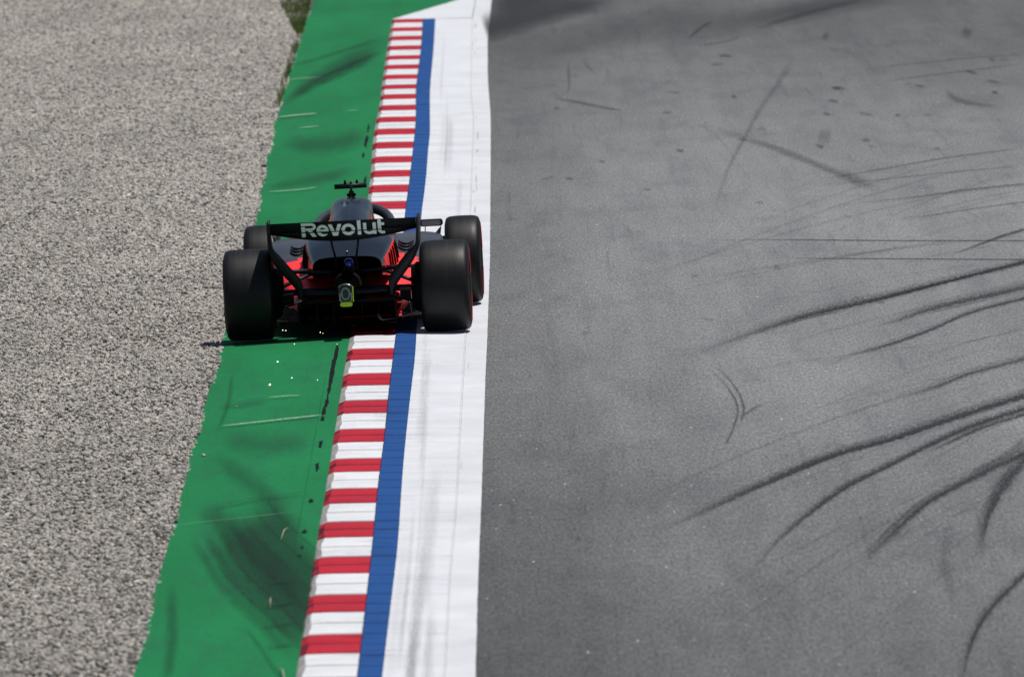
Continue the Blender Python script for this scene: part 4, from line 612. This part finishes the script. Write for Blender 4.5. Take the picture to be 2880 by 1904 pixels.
# inlet mouth, exit duct
mesh("air_inlet", [(p[0] * .9, 2.152, .03 + p[2] * .96) for p in V[:nc]], [tuple(range(nc))], M_BLACK, cover)
rows = []
last = V[-nc:]
for yk, sc in ((.098, .955), (.16, .93), (.55, .80)):
    rows += [(p[0] * sc, yk, .455 + (p[2] - .455) * (sc - .01)) for p in last]
F = grid_faces(3, nc) + [tuple(range(2 * nc, 3 * nc))]
mesh("exit_duct", rows, F, M_BLACK, cover, True)
# centre spine crease, antenna pod, cover louvres
sp = [(0, yy[i], float(half[i][0][1]) + .003) for i in range(6, 44, 2)]
MB().tube([(p[0] - .016 * min(1, max(0, (p[1] - .9) / .9)), p[1], p[2]) for p in sp], [.006] * len(sp), 6).build("spine", M_COVER, cover, True)
MB().tube([(-.055, 1.56, .955), (-.055, 1.50, .945), (-.056, 1.40, .91), (-.056, 1.30, .86), (-.056, 1.26, .83)], [.004, .013, .017, .014, .006], 10).build("antenna_pod", M_SILVER, cover, True)
def cover_pt(y, k, off=.0):
    i = (yy[0] - y) / (yy[0] - yy[-1]) * 43; i = np.interp(y, yy[::-1], np.arange(43, -1, -1)); i0 = min(int(i), 42); t = i - i0
    kk = min(int(k), 24); u = k - kk
    a = half[i0][kk] * (1 - u) + half[i0][kk + 1] * u; b = half[i0 + 1][kk] * (1 - u) + half[i0 + 1][kk + 1] * u
    p = a * (1 - t) + b * t; return (p[0] + off, y, p[1] + off * .25)
def lean(P): return [(p[0] - .016 * min(1, max(0, (p[1] - .9) / .9)), p[1], p[2]) for p in P]
for s in (-1, 1):
    for n in range(5):
        y0 = .42 + n * .10; P = []
        for k in np.linspace(20.3 - .0 * n, 24.4, 7): P.append(cover_pt(y0 + (k - 20) * .012, k, .006))
        if s < 0: P = mirror(P)
        MB().tube(lean(P), [.003] + [.0075] * 5 + [.003], 6).build("louvre", M_BLACK, cover, True)
    for lay in range(1):   # thin red line drawing on the flank of the airbox
        P = []
        for a in np.linspace(.1 + .3 * lay, 4.6, 13):
            P.append(cover_pt(1.66 + .14 * lay + .16 * math.cos(a), 16.0 + 2.6 * math.sin(a), .004))
        if s < 0: P = mirror(P)
        MB().tube(lean(P), .0022, 5).build("red_emblem_line", M_CARRED, cover, True)

# sidepods
sp_sec = [
 (2.42, [(.24, .60), (.44, .615), (.58, .60), (.635, .56), (.64, .44), (.58, .34)]),
 (2.30, [(.24, .64), (.45, .655), (.615, .642), (.68, .60), (.685, .44), (.60, .32)]),
 (1.80, [(.24, .65), (.45, .662), (.63, .645), (.695, .595), (.69, .43), (.55, .28)]),
 (1.30, [(.22, .63), (.42, .637), (.60, .615), (.67, .555), (.63, .39), (.48, .22)]),
 (0.90, [(.20, .545), (.38, .552), (.54, .527), (.60, .46), (.56, .32), (.44, .18)]),
 (0.55, [(.13, .425), (.30, .432), (.46, .405), (.515, .345), (.48, .24), (.40, .14)]),
 (0.25, [(.09, .33), (.22, .335), (.36, .315), (.41, .26), (.385, .18), (.34, .11)])]
hs = cr(np.array([cr(np.array(p), 22) for _, p in sp_sec]), 40); ysd = cr(np.array([[s[0]] for s in sp_sec]), 40)[:, 0]
for s in (-1, 1):
    V = [(s * p[0], ysd[i], p[1]) for i in range(40) for p in hs[i]]
    F = grid_faces(40, 22)
    if s < 0: F = [q[::-1] for q in F]
    fm = []
    for f in F:
        c = np.mean([V[k] for k in f], axis=0)
        fm.append(1 if c[1] < .92 + (.42 - abs(c[0])) * .5 or (c[2] < .36 and c[1] < 1.5) else 0)
    pod = mesh("sidepod", V, F, [M_TITAN, M_CARRED], car, True, fm)
    mesh("pod_inlet", [(s * p[0], 2.424, p[1]) for p in hs[0]], [tuple(range(22))], M_BLACK, pod)
    for n in range(3):
        P = []; Q = []
        for u in np.linspace(-1, 1, 9):
            x = .425 + u * .062; y = 1.30 - n * .085 - (1 - u * u) * .12
            i = np.interp(y, ysd[::-1], np.arange(39, -1, -1)); i0 = min(int(i), 38); t = i - i0; r = hs[i0] * (1 - t) + hs[i0 + 1] * t
            z = float(np.interp(x, r[:12, 0], r[:12, 1])); P.append((s * x, y, z + .006)); Q.append((s * x, y + .035, z + .013))
        MB().tube(P, [.002] + [.009] * 7 + [.002], 6).build("cooling_slot", M_BLACK, pod, True)
        MB().tube(Q, [.002] + [.003] * 7 + [.002], 6).build("slot_lip", M_TITAN, pod, True)
    # small turning vane at the pod shoulder
    MB().add([(s * .62, 2.30, .63), (s * .66, 2.30, .62), (s * .672, 2.26, .69), (s * .655, 2.2, .675), (s * .62, 2.10, .635), (s * .625, 2.30, .63), (s * .665, 2.30, .62), (s * .677, 2.26, .69), (s * .66, 2.2, .675), (s * .625, 2.10, .635)],
             [(0, 1, 2, 3, 4), (9, 8, 7, 6, 5), (0, 5, 6, 1), (1, 6, 7, 2), (2, 7, 8, 3), (3, 8, 9, 4), (4, 9, 5, 0)]).build("vane", M_CARBON, pod)

# floor, survival cell, nose, cockpit
FL = [(.16, .40), (.34, .56), (.5, .60), (.9, .64), (1.6, .72), (2.4, .74), (2.9, .62), (3.0, .30)]
V = [(x * s_, y, z) for y, x in FL for s_, z in ((-1, .115), (1, .115), (1, .085), (-1, .085))]
F = grid_faces(len(FL), 4, True) + [(3, 2, 1, 0), tuple(range(len(V) - 4, len(V)))]
mesh("floor", V, F, M_BLACK, car)
MB().add([(-.40, .26, .12), (.40, .26, .12), (.38, .42, .335), (-.38, .42, .335), (-.40, .28, .12), (.40, .28, .12), (.38, .44, .335), (-.38, .44, .335)], [(0, 1, 2, 3), (7, 6, 5, 4), (0, 4, 5, 1), (1, 5, 6, 2), (2, 6, 7, 3), (3, 7, 4, 0)]).build("ramp_panel", M_CARRED, car)
def oval(y, hw, z0, z1, n=24, e=2.6):
    r = []
    for k in range(n):
        a = 2 * math.pi * k / n; c, s_ = math.cos(a), math.sin(a)
        r.append((hw * math.copysign(abs(c) ** (2 / e), c), y, (z0 + z1) / 2 + (z1 - z0) / 2 * math.copysign(abs(s_) ** (2 / e), s_)))
    return r
rows = [oval(*a) for a in ((1.7, .34, .12, .62), (2.2, .33, .12, .66), (2.6, .29, .14, .655), (3.0, .22, .19, .62), (3.5, .16, .24, .54), (4.0, .115, .22, .41), (4.4, .085, .17, .29), (4.55, .05, .17, .23))]
mesh("nose", [p for r in rows for p in r], [f[::-1] for f in grid_faces(len(rows), 24, True)] + [tuple(range(7 * 24, 8 * 24))], M_TITAN, car, True)
MB().box((0, 2.42, .655), (.42, .72, .06), 0, .02).build("cockpit_rim", M_BLACK, car)
hr = [oval(1.98, .19, .60, .80), oval(2.12, .20, .60, .80), oval(2.2, .17, .62, .78)]
mesh("headrest", [p for r in hr for p in r], [f[::-1] for f in grid_faces(3, 24, True)] + [tuple(range(48, 72)), tuple(range(23, -1, -1))], M_BLACK, car, True)
# halo
hp = cr(np.array([(-.300, 1.98, .66), (-.312, 2.08, .735), (-.298, 2.25, .790), (-.25, 2.48, .835), (-.15, 2.74, .868), (0, 2.86, .876), (.15, 2.74, .868), (.25, 2.48, .835), (.298, 2.25, .790), (.312, 2.08, .735), (.300, 1.98, .66)]), 50) + np.array([-.012, 0, -.030])
halo = MB().tube(hp, .025, 12, 1.2).build("halo", M_HALO, car, True)
MB().tube([(0, 2.86, .87), (0, 2.98, .76), (0, 3.08, .62)], [.022, .018, .022], 10).build("halo_pillar", M_HALO, halo, True)
hi = [(p[0] * .93, p[1] - .02, p[2] - .022) for p in hp[3:-3]]
MB().tube(hi, .018, 8, 1.5).build("halo_underside", M_BLACK, halo, True)
# mirrors
for s in (-1, 1):
    mr_ = MB().box((s * .585, 2.62, .702), (.185, .06, .056), 0, .014).build("mirror", M_GLOSSBLACK, car)
    MB().box((s * .585, 2.588, .702), (.150, .006, .040), 0, .008).build("mirror_glass", M_SILVER, mr_)
    MB().tube([(s * .535, 2.62, .68), (s * .535, 2.60, .60)], .004, 6).build("stalk", M_CARBON, mr_)
    MB().tube([(s * .50, 2.62, .70), (s * .30, 2.60, .66)], .006, 6).build("stalk", M_CARBON, mr_)
# camera bar on the roll hoop
tb = MB().tube([(-.150, 2.06, 1.054), (.106, 2.06, 1.056)], .0200, 12).build("camera_bar", M_CARBON, car, True)
MB().tube([(-.018, 2.06, 1.05), (-.018, 2.06, 1.01), (-.018, 2.05, .955)], [.028, .023, .025], 10).build("camera_mast", M_HALO, tb, True)
for x, h in ((-.064, .034), (.030, .034), (-.018, .020)):
    MB().tube([(x, 2.06, 1.07), (x, 2.06, 1.07 + h * .7), (x, 2.06, 1.073 + h)], [.012, .010, .004], 8).build("antenna", M_CARBON, tb, True)
for x in (-.046, .010): MB().box((x, 2.04, .985), (.014, .03, .024)).build("bracket", M_BLACK, tb)

# front wing
fw_ = MB()
for n, (y, z, c) in enumerate(((4.62, .085, .22), (4.42, .125, .17), (4.28, .165, .14))):
    P = [(x, y - c / 2 * 0, z + .02 * abs(x)) for x in np.linspace(-.87, .87, 13)]
    Q = [[(p[0], p[1] + c / 2, p[2] - .012), (p[0], p[1], p[2] + .010), (p[0], p[1] - c / 2, p[2] + .03), (p[0], p[1], p[2] - .006)] for p in P]
    fw_.add([v for q in Q for v in q], grid_faces(13, 4, True) + [(3, 2, 1, 0), (48, 49, 50, 51)])
fwo = fw_.build("front_wing", M_CARBON, car, True)
for s in (-1, 1): MB().box((s * .878, 4.43, .16), (.014, .5, .22)).build("endplate", M_CARBON, fwo)
# board standing behind each front wheel
def ring(cx, y, cz, rx, rz, w, n=20):
    V = []; 
    for k in range(n):
        a = 2 * math.pi * k / n
        V += [(cx + rx * math.cos(a), y, cz + rz * math.sin(a)), (cx + (rx - w) * math.cos(a), y, cz + (rz - w) * math.sin(a)), (cx + rx * math.cos(a), y + .003, cz + rz * math.sin(a)), (cx + (rx - w) * math.cos(a), y + .003, cz + (rz - w) * math.sin(a))]
    F = []
    for k in range(n):
        a, b = 4 * k, 4 * ((k + 1) % n); F += [(a, b, b + 1, a + 1), (a, a + 2, b + 2, b), (a + 1, b + 1, b + 3, a + 3)]
    return V, F
for s in (-1, 1):
    bd = MB().add([(s * .70, 2.62, .10), (s * .845, 2.66, .12), (s * .855, 2.72, .42), (s * .70, 2.68, .44), (s * .70, 2.635, .10), (s * .845, 2.675, .12), (s * .855, 2.735, .42), (s * .70, 2.695, .44)],
                  [(0, 1, 2, 3), (7, 6, 5, 4), (0, 4, 5, 1), (1, 5, 6, 2), (2, 6, 7, 3), (3, 7, 4, 0)]).build("floor_board", M_CARBON, car)
    V, F = ring(s * .838, 2.640, .335, .016, .026, .008); mesh("printed_letter", V, F, M_PRINT, bd)
    MB().box((s * .84, 2.66, .108), (.035, .03, .02)).build("board_foot", M_SILVER, bd)

# gearbox, crash structure, rear lamp
rows = [oval(*a) for a in ((.5, .13, .14, .52), (.2, .12, .22, .50), (-.1, .085, .30, .47), (-.35, .062, .29, .435), (-.575, .058, .288, .428))]
gb = mesh("gearbox", [p for r in rows for p in r], grid_faces(5, 24, True) + [tuple(range(4 * 24, 5 * 24))][::-1], M_BLACK, car, True)
lampx = .006
lamp = MB().box((lampx, -.592, .357), (.108, .03, .150), 0, .028).build("rear_lamp", M_GLOSSBLACK, car)
V, F = ring(lampx, -.611, .362, .037, .050, .014, 28); mesh("lamp_ring", V, F, M_GREY, lamp)
MB().box((lampx + .002, -.597, .281), (.094, .040, .034), 0, .010).build("lamp_strip", M_LIME, lamp)
MB().box((lampx + .0565, -.600, .358), (.007, .034, .118), 0, .002).build("lamp_strip", M_LIME, lamp)
for s in (-1, 1):
    MB().box((lampx + s * .0435, -.6095, .340), (.006, .004, .062)).build("lamp_bracket", M_SILVER, lamp)
    MB().box((lampx + s * .034, -.6095, .3085), (.013, .004, .006)).build("lamp_bracket", M_SILVER, lamp)
tp = [(lampx + .058 * math.sin(a), -.600, .357 + .078 * (abs(math.cos(a)) ** .35)) for a in np.linspace(-1.2, 1.2, 14)]
MB().tube(tp, .0035, 6).build("lamp_trim", M_SILVER, lamp, True)
# exhaust
ex = MB().tube([(.012, .40, .50), (.012, .05, .505), (.010, -.24, .480)], [.046, .046, .045], 24, 1.08, caps=False)
ex.tube([(.010, -.238, .480), (.012, .05, .505)], [.039, .039], 24, 1.08, caps=False)
exo = ex.build("exhaust_pipe", M_BLACK, car, True)
MB().tube([(.020, .12, .560), (.022, -.10, .572), (.022, -.20, .565)], [.036, .038, .030], 18).build("wastegate_pipe", M_BLUEMETAL, exo, True)
MB().box((.012, -.16, .425), (.034, .05, .012), 0, .004).build("exhaust_clamp", M_SILVER, exo)

# diffuser
P = [(.50, .10), (.25, .15), (0, .22), (-.2, .28), (-.34, .300)]
V = []
for y, z in P:
    hw = .33 + (.50 - y) * .05
    V += [(-hw, y, z), (hw, y, z), (hw, y, z - .014), (-hw, y, z - .014)]
dif = mesh("diffuser", V, grid_faces(len(P), 4, True) + [(0, 1, 2, 3), tuple(range(len(V) - 1, len(V) - 5, -1))], M_BLACK, car)
for s in (-1, 1):
    V = [(s * .335, .3, .09), (s * .372, -.34, .115), (s * .372, -.34, .285), (s * .335, .3, .13), (s * .345, .3, .09), (s * .384, -.34, .115), (s * .384, -.34, .285), (s * .345, .3, .13)]
    MB().add(V, [(0, 1, 2, 3), (7, 6, 5, 4), (0, 4, 5, 1), (1, 5, 6, 2), (2, 6, 7, 3), (3, 7, 4, 0)]).build("diffuser_side", M_BLACK, dif)
    for x in (.11, .24):
        V = [(s * x * .9, .25, .09), (s * x, -.30, .12), (s * x, -.30, .27), (s * x * .9, .25, .13), (s * x * .9 + .006, .25, .09), (s * x + .006, -.30, .12), (s * x + .006, -.30, .27), (s * x * .9 + .006, .25, .13)]
        MB().add(V, [(0, 1, 2, 3), (7, 6, 5, 4), (0, 4, 5, 1), (1, 5, 6, 2), (2, 6, 7, 3), (3, 7, 4, 0)]).build("strake", M_BLACK, dif)
MB().tube([(.23, -.345, .178), (.255, -.35, .150), (.27, -.35, .132), (.37, -.35, .140)], [.012, .016, .008, .003], 8).build("bib_stay", M_DARKMETAL, dif, True)
MB().box((0, 1.6, .075), (.50, 2.4, .03)).build("plank", M_BLACK, car)

# beam wing above the diffuser
bw = MB(); xs = np.linspace(-.36, .36, 13); Q = []
for x in xs:
    d = .012 * (x / .36) ** 2
    Q.append([(x, -.30, .358 + d), (x, -.26, .372 + d), (x, -.12, .355 + d), (x, .0, .330 + d), (x, -.12, .326 + d), (x, -.25, .318 + d)])
bw.add([p for q in Q for p in q], grid_faces(13, 6, True) + [tuple(range(5, -1, -1)), tuple(range(72, 78))])
bwo = bw.build("beam_wing", M_CARBON, car, True)
# suspension arms and drive shafts
for s in (-1, 1):
    for nm_, a, b, r, fl_ in (("suspension_arm", (.09, -.06, .497), (.56, .04, .520), .030, .42), ("suspension_arm", (.16, .42, .500), (.56, .10, .515), .026, .42),
                              ("suspension_arm", (.10, .36, .33), (.58, .06, .225), .026, .42), ("suspension_arm", (.08, -.18, .345), (.58, -.06, .345), .022, .45),
                              ("push_rod", (.24, .28, .50), (.55, .05, .385), .024, .6), ("drive_shaft", (.10, .0, .365), (.60, .0, .352), .024, 1.0), ("toe_link", (.10, -.16, .335), (.36, -.12, .285), .006, 1.0)):
        MB().tube([(s * a[0], a[1], a[2]), (s * (a[0] + b[0]) / 2, (a[1] + b[1]) / 2, (a[2] + b[2]) / 2), (s * b[0], b[1], b[2])], r, 10, fl_).build(nm_, M_CARBON if nm_ != "toe_link" else M_DARKMETAL, car, True)
    # brake duct winglets inboard of the wheel
    wg = MB().box((s * .455, -.20, .355), (.09, .16, .012)).build("brake_winglet", M_CARBON, car)
    MB().box((s * .455, -.26, .385), (.13, .05, .010)).build("winglet_blade", M_BLACK, wg)
    MB().box((s * .420, -.30, .262), (.062, .04, .010), 0, .003).build("winglet_blade", M_CARRED, wg)
    MB().box((s * .420, -.30, .175), (.062, .04, .006), 0, .002).build("winglet_blade", M_CARBON, wg)
    MB().box((s * .455, -.22, .315), (.085, .02, .085)).build("winglet_blade", M_BLACK, wg)
    V = [(s * .512, -.05, .325), (s * .548, -.06, .325), (s * .535, -.08, .225), (s * .520, -.08, .19), (s * .512, .0, .325), (s * .548, .0, .325), (s * .535, .0, .225), (s * .520, .0, .19)]
    MB().add(V, [(0, 1, 2, 3), (7, 6, 5, 4), (0, 4, 5, 1), (1, 5, 6, 2), (2, 6, 7, 3), (3, 7, 4, 0)]).build("duct_scoop", M_CARRED, wg)
    MB().tube([(s * .470, -.28, .265), (s * .492, -.28, .245), (s * .497, -.28, .12)], [.006, .007, .004], 6).build("duct_stay", M_DARKMETAL, wg, True)

# rear wing
SPAN = .566
def zb(x): return min(.822, .750 + .074 * (abs(x) / SPAN) ** 2)
def up_sec(x): return [(-.385, .914), (-.376, .893), (-.352, .862), (-.318, .8365), (-.292, .833), (-.316, .852), (-.358, .888), (-.388, .916)]
def lo_sec(x):
    b = zb(x); k = .829 - b
    return [(-.300, .829), (-.287, b + k * .55), (-.262, b + k * .16), (-.20, b), (-.06, b + .002), (.02, b + .016), (-.06, b + .012 + k * .30), (-.20, b + .012 + k * .45), (-.292, .8295)]
wing = None
for nm_, sf in (("rear_wing", lo_sec), ("upper_flap", up_sec)):
    xs = np.linspace(-SPAN, SPAN, 31); S = [sf(x) for x in xs]; k = len(S[0])
    V = [(x, y, z) for x, q in zip(xs, S) for y, z in q]
    o = mesh(nm_, V, grid_faces(31, k, True) + [tuple(range(k)), tuple(range(31 * k - 1, 30 * k - 1, -1))], M_WINGBLACK, wing or car, False)
    wing = wing or o
MB().tube([(x, -.306, .8315 + .0) for x in np.linspace(-SPAN, SPAN, 9)], .003, 6).build("slot_edge", M_COVER, wing, True)
for s in (-1, 1):      # swept end plates and pylons
    path = [(.574, .930, -.44, -.08), (.574, .86, -.45, -.06), (.570, .76, -.45, -.06), (.560, .70, -.44, -.06), (.515, .63, -.42, -.08), (.455, .55, -.39, -.10), (.395, .475, -.36, -.14), (.362, .42, -.34, -.16), (.352, .37, -.33, -.18), (.354, .315, -.33, -.20)]
    tw = [.006, .006, .010, .016, .045, .055, .055, .045, .028, .020]
    pp = cr(np.array([list(p) + [t] for p, t in zip(path, tw)]), 28); V = []
    for x, z, ya, yb, t in pp:
        V += [(s * (x - t * .62), ya, z + t * .42), (s * (x + t * .62 + .010), ya + .05, z - t * .30), (s * (x + t * .5 + .014), yb, z - t * .2), (s * (x - t * .3), yb, z + t * .2)]
    MB().add(V, grid_faces(28, 4, True) + [(3, 2, 1, 0), (108, 109, 110, 111)]).build("endplate", M_CARBON, wing, True)
    MB().tube([(s * .075, -.02, .50), (s * .078, -.04, .60), (s * .098, -.09, .70), (s * .108, -.12, .772)], [.03, .024, .020, .022], 8, .40, upv=(1, 0, 0)).build("pylon", M_WINGBLACK, wing, True)

# lettering on the wing: REVOLUT in the wordmark's shapes, drawn as a fine mosaic that hugs both elements
def seg(px, pz, a, b):
    ax, az = a; bx, bz = b; dx, dz = bx - ax, bz - az
    t = np.clip(((px - ax) * dx + (pz - az) * dz) / (dx * dx + dz * dz), 0, 1); return np.hypot(px - ax - t * dx, pz - az - t * dz)
def rect(px, pz, x0, x1, z0, z1): return (px >= x0) & (px <= x1) & (pz >= z0) & (pz <= z1)
def ann(px, pz, cx, cz, rx, rz, w):
    return (((px - cx) / rx) ** 2 + ((pz - cz) / rz) ** 2 <= 1) & (((px - cx) / (rx - w)) ** 2 + ((pz - cz) / (rz - w * .92)) ** 2 >= 1)
def word(px, pz):
    zl, zx, za, w = .796, .890, .909, .0265
    hx = (zx - zl) / 2; m = np.zeros_like(px, bool)
    # R: top bar and bowl, short stem, leg
    x0 = -.321
    bowl = ann(px, pz, x0 + .072, .878, .042, .031, .022) & (px > x0 + .070)
    m |= bowl | rect(px, pz, x0, x0 + .074, .888, .909) | rect(px, pz, x0 + .030, x0 + .074, .847, .867) | rect(px, pz, x0, x0 + .029, zl, .880)
    t = (.850 - pz) / (.850 - zl); xl = x0 + .045 + t * .036; m |= (pz <= .850) & (pz >= zl) & (px >= xl) & (px <= xl + .034)
    # e
    c = -.158; e = ann(px, pz, c, zl + hx, .047, hx, w * .9); e &= ~((px > c) & (pz < zl + hx - .008) & (pz > zl + .018)); m |= e | rect(px, pz, c - .040, c + .044, zl + hx - .008, zl + hx + .010)
    # v
    c = -.061; t = (pz - zl) / (zx - zl); inz = (pz >= zl) & (pz <= zx); off = .004 + t * .033
    m |= inz & (np.abs(np.abs(px - c) - off) < .0145)
    # o
    m |= ann(px, pz, .0415, zl + hx, .053, hx, w)
    # l
    m |= rect(px, pz, .112, .140, zl, .9125)
    # u
    c = .207; m |= (rect(px, pz, c - .050, c - .050 + w, zl + .036, zx) | rect(px, pz, c + .050 - w, c + .050, zl, zx) | (ann(px, pz, c - .003, zl + .040, .047, .040, w * .9) & (pz < zl + .040)))
    # t
    x0 = .270; m |= rect(px, pz, x0, x0 + .027, zl + .022, .9125) | rect(px, pz, x0, x0 + .052, .866, .888)
    m |= (ann(px, pz, x0 + .036, zl + .032, .036, .032, .024) & (px < x0 + .036) & (pz < zl + .034)) | rect(px, pz, x0 + .034, x0 + .054, zl, zl + .022)
    return m
d = .00145
gx = np.arange(-.326, .330, d); gz = np.arange(.792, .914, d)
def face_y(x, z):
    if z > .8335:
        q = [(.8335, -.312), (.8365, -.318), (.862, -.352), (.893, -.376), (.914, -.385)]
        return np.interp(z, [p[0] for p in q], [p[1] for p in q]) - .0035
    b = zb(x); k = .829 - b; q = [(b, -.20), (b + k * .16, -.262), (b + k * .55, -.287), (.829, -.300)]
    return np.interp(z, [p[0] for p in q], [p[1] for p in q]) - .0035
PX, PZ = np.meshgrid(gx + d / 2, gz + d / 2); W = word(PX, PZ)
V = []; F = []; idx = {}
def vi(i, j, part):
    key = (i, j, part)
    if key not in idx:
        x, z = gx[0] + i * d, gz[0] + j * d; idx[key] = len(V); V.append((x, face_y(x, z), z))
    return idx[key]
for j in range(W.shape[0]):
    z0, z1 = gz[j], gz[j] + d
    if z0 < .8345 and z1 > .8275: continue
    i = 0
    while i < W.shape[1]:
        if not W[j, i]: i += 1; continue
        k = i
        while k < W.shape[1] and W[j, k] and k - i < 10: k += 1
        part = 0 if z0 > .83 else 1
        F.append((vi(i, j, part), vi(k, j, part), vi(k, j + 1, part), vi(i, j + 1, part))); i = k
lt = mesh("lettering", V, F, M_PRINT, wing)

# ------------------------------------------------------------------ sparks thrown up behind the car, twigs and stones on the strip
sp0 = None
for k, (x, y, z) in enumerate(SPARKS[:12]):
    if sp0 is None:
        bmv = MB().lathe_x([(-1, 0), (-.5, .7), (0, 1), (.5, .7), (1, 0)], 8)
        sp0 = bmv.build("spark", M_SPARK); o = sp0
    else:
        o = sp0.copy(); link(o)
    o.location = (x, y, z); r = random.uniform(.0018, .0032) * (2.0 if k in (0, 1) else 1)
    o.scale = (r * random.uniform(1, 1.6), r, r * random.uniform(.8, 1.4)); o.rotation_euler = (0, random.uniform(-1, 1), 0)
    tag(o, "tiny glowing spark flying low behind the car", "spark", "sparks thrown up behind the car")
def twig(name, p, dx, dy, r, label, dz=.02):
    x, y = p; z = float(green_z(x, y)) + r + .004
    MBt = MB().tube([(x - dx, y - dy, z), (x - dx * .2, y + dy * .05, z + dz), (x + dx, y + dy, z + .004)], [r * .5, r, r * .4], 7)
    tag(MBt.build(name, M_TWIG, None, True), label, "twig")
twig("twig", (-1.425, 69.75), .015, .42, .0035, "pale dry twig on the green strip, farther of the two pale twigs")
twig("twig", (-1.42, 65.0), -.004, .32, .0035, "pale dry twig in the dark rubber stain, nearer of the two pale twigs")
twig("twig", (-1.27, 60.6), -.02, .35, .004, "pale dry twig lying against the near end of the kerb")
def stone(p, r, mat, label):
    x, y = p; V = []; n = 8
    for i, (h, q) in enumerate(((0, .8), (.45, 1.0), (.8, .6), (1.0, .15))):
        for k in range(n):
            a = 2 * math.pi * k / n; rr = r * q * random.uniform(.75, 1.2); V.append((x + rr * math.cos(a), y + rr * math.sin(a), float(green_z(x, y)) + h * r * 1.2))
    tag(mesh("stone", V, [f for f in grid_faces(4, n, True)] + [tuple(range(24, 32))], mat), label, "stone")
stone((-2.10, 76.6), .018, M_TWIG, "small brownish pebble on the green strip near its gravel edge")
stone((float(fG(115)) - .01, 115.0), .030, M_BLACK, "dark rubber lump on the gravel edge beyond the car")
stone((-1.98, 81.1), .010, M_TWIG, "tiny pale pebble on the green strip behind the left wheel")

# grass growing at the far edge of the gravel
V = []; F = []
for k in range(4200):
    y = rng.uniform(149, 168) if k > 400 else rng.uniform(128, 149); e = float(fG(y)); t = rng.random() ** 1.5; x = e + .02 - t * (.06 + max(0, y - 149) * .034)
    h = rng.uniform(.04, .11); a = rng.uniform(0, 6.28); w = .008; lx, ly = rng.normal(0, .02, 2); b = len(V)
    V += [(x - w * math.cos(a), y - w * math.sin(a), -.06), (x + w * math.cos(a), y + w * math.sin(a), -.06), (x + lx, y + ly, -.06 + h)]; F.append((b, b + 1, b + 2))
tag(mesh("grass", V, F, M_GRASS), "patch of dull green grass at the far corner of the gravel", "grass", None, "stuff")
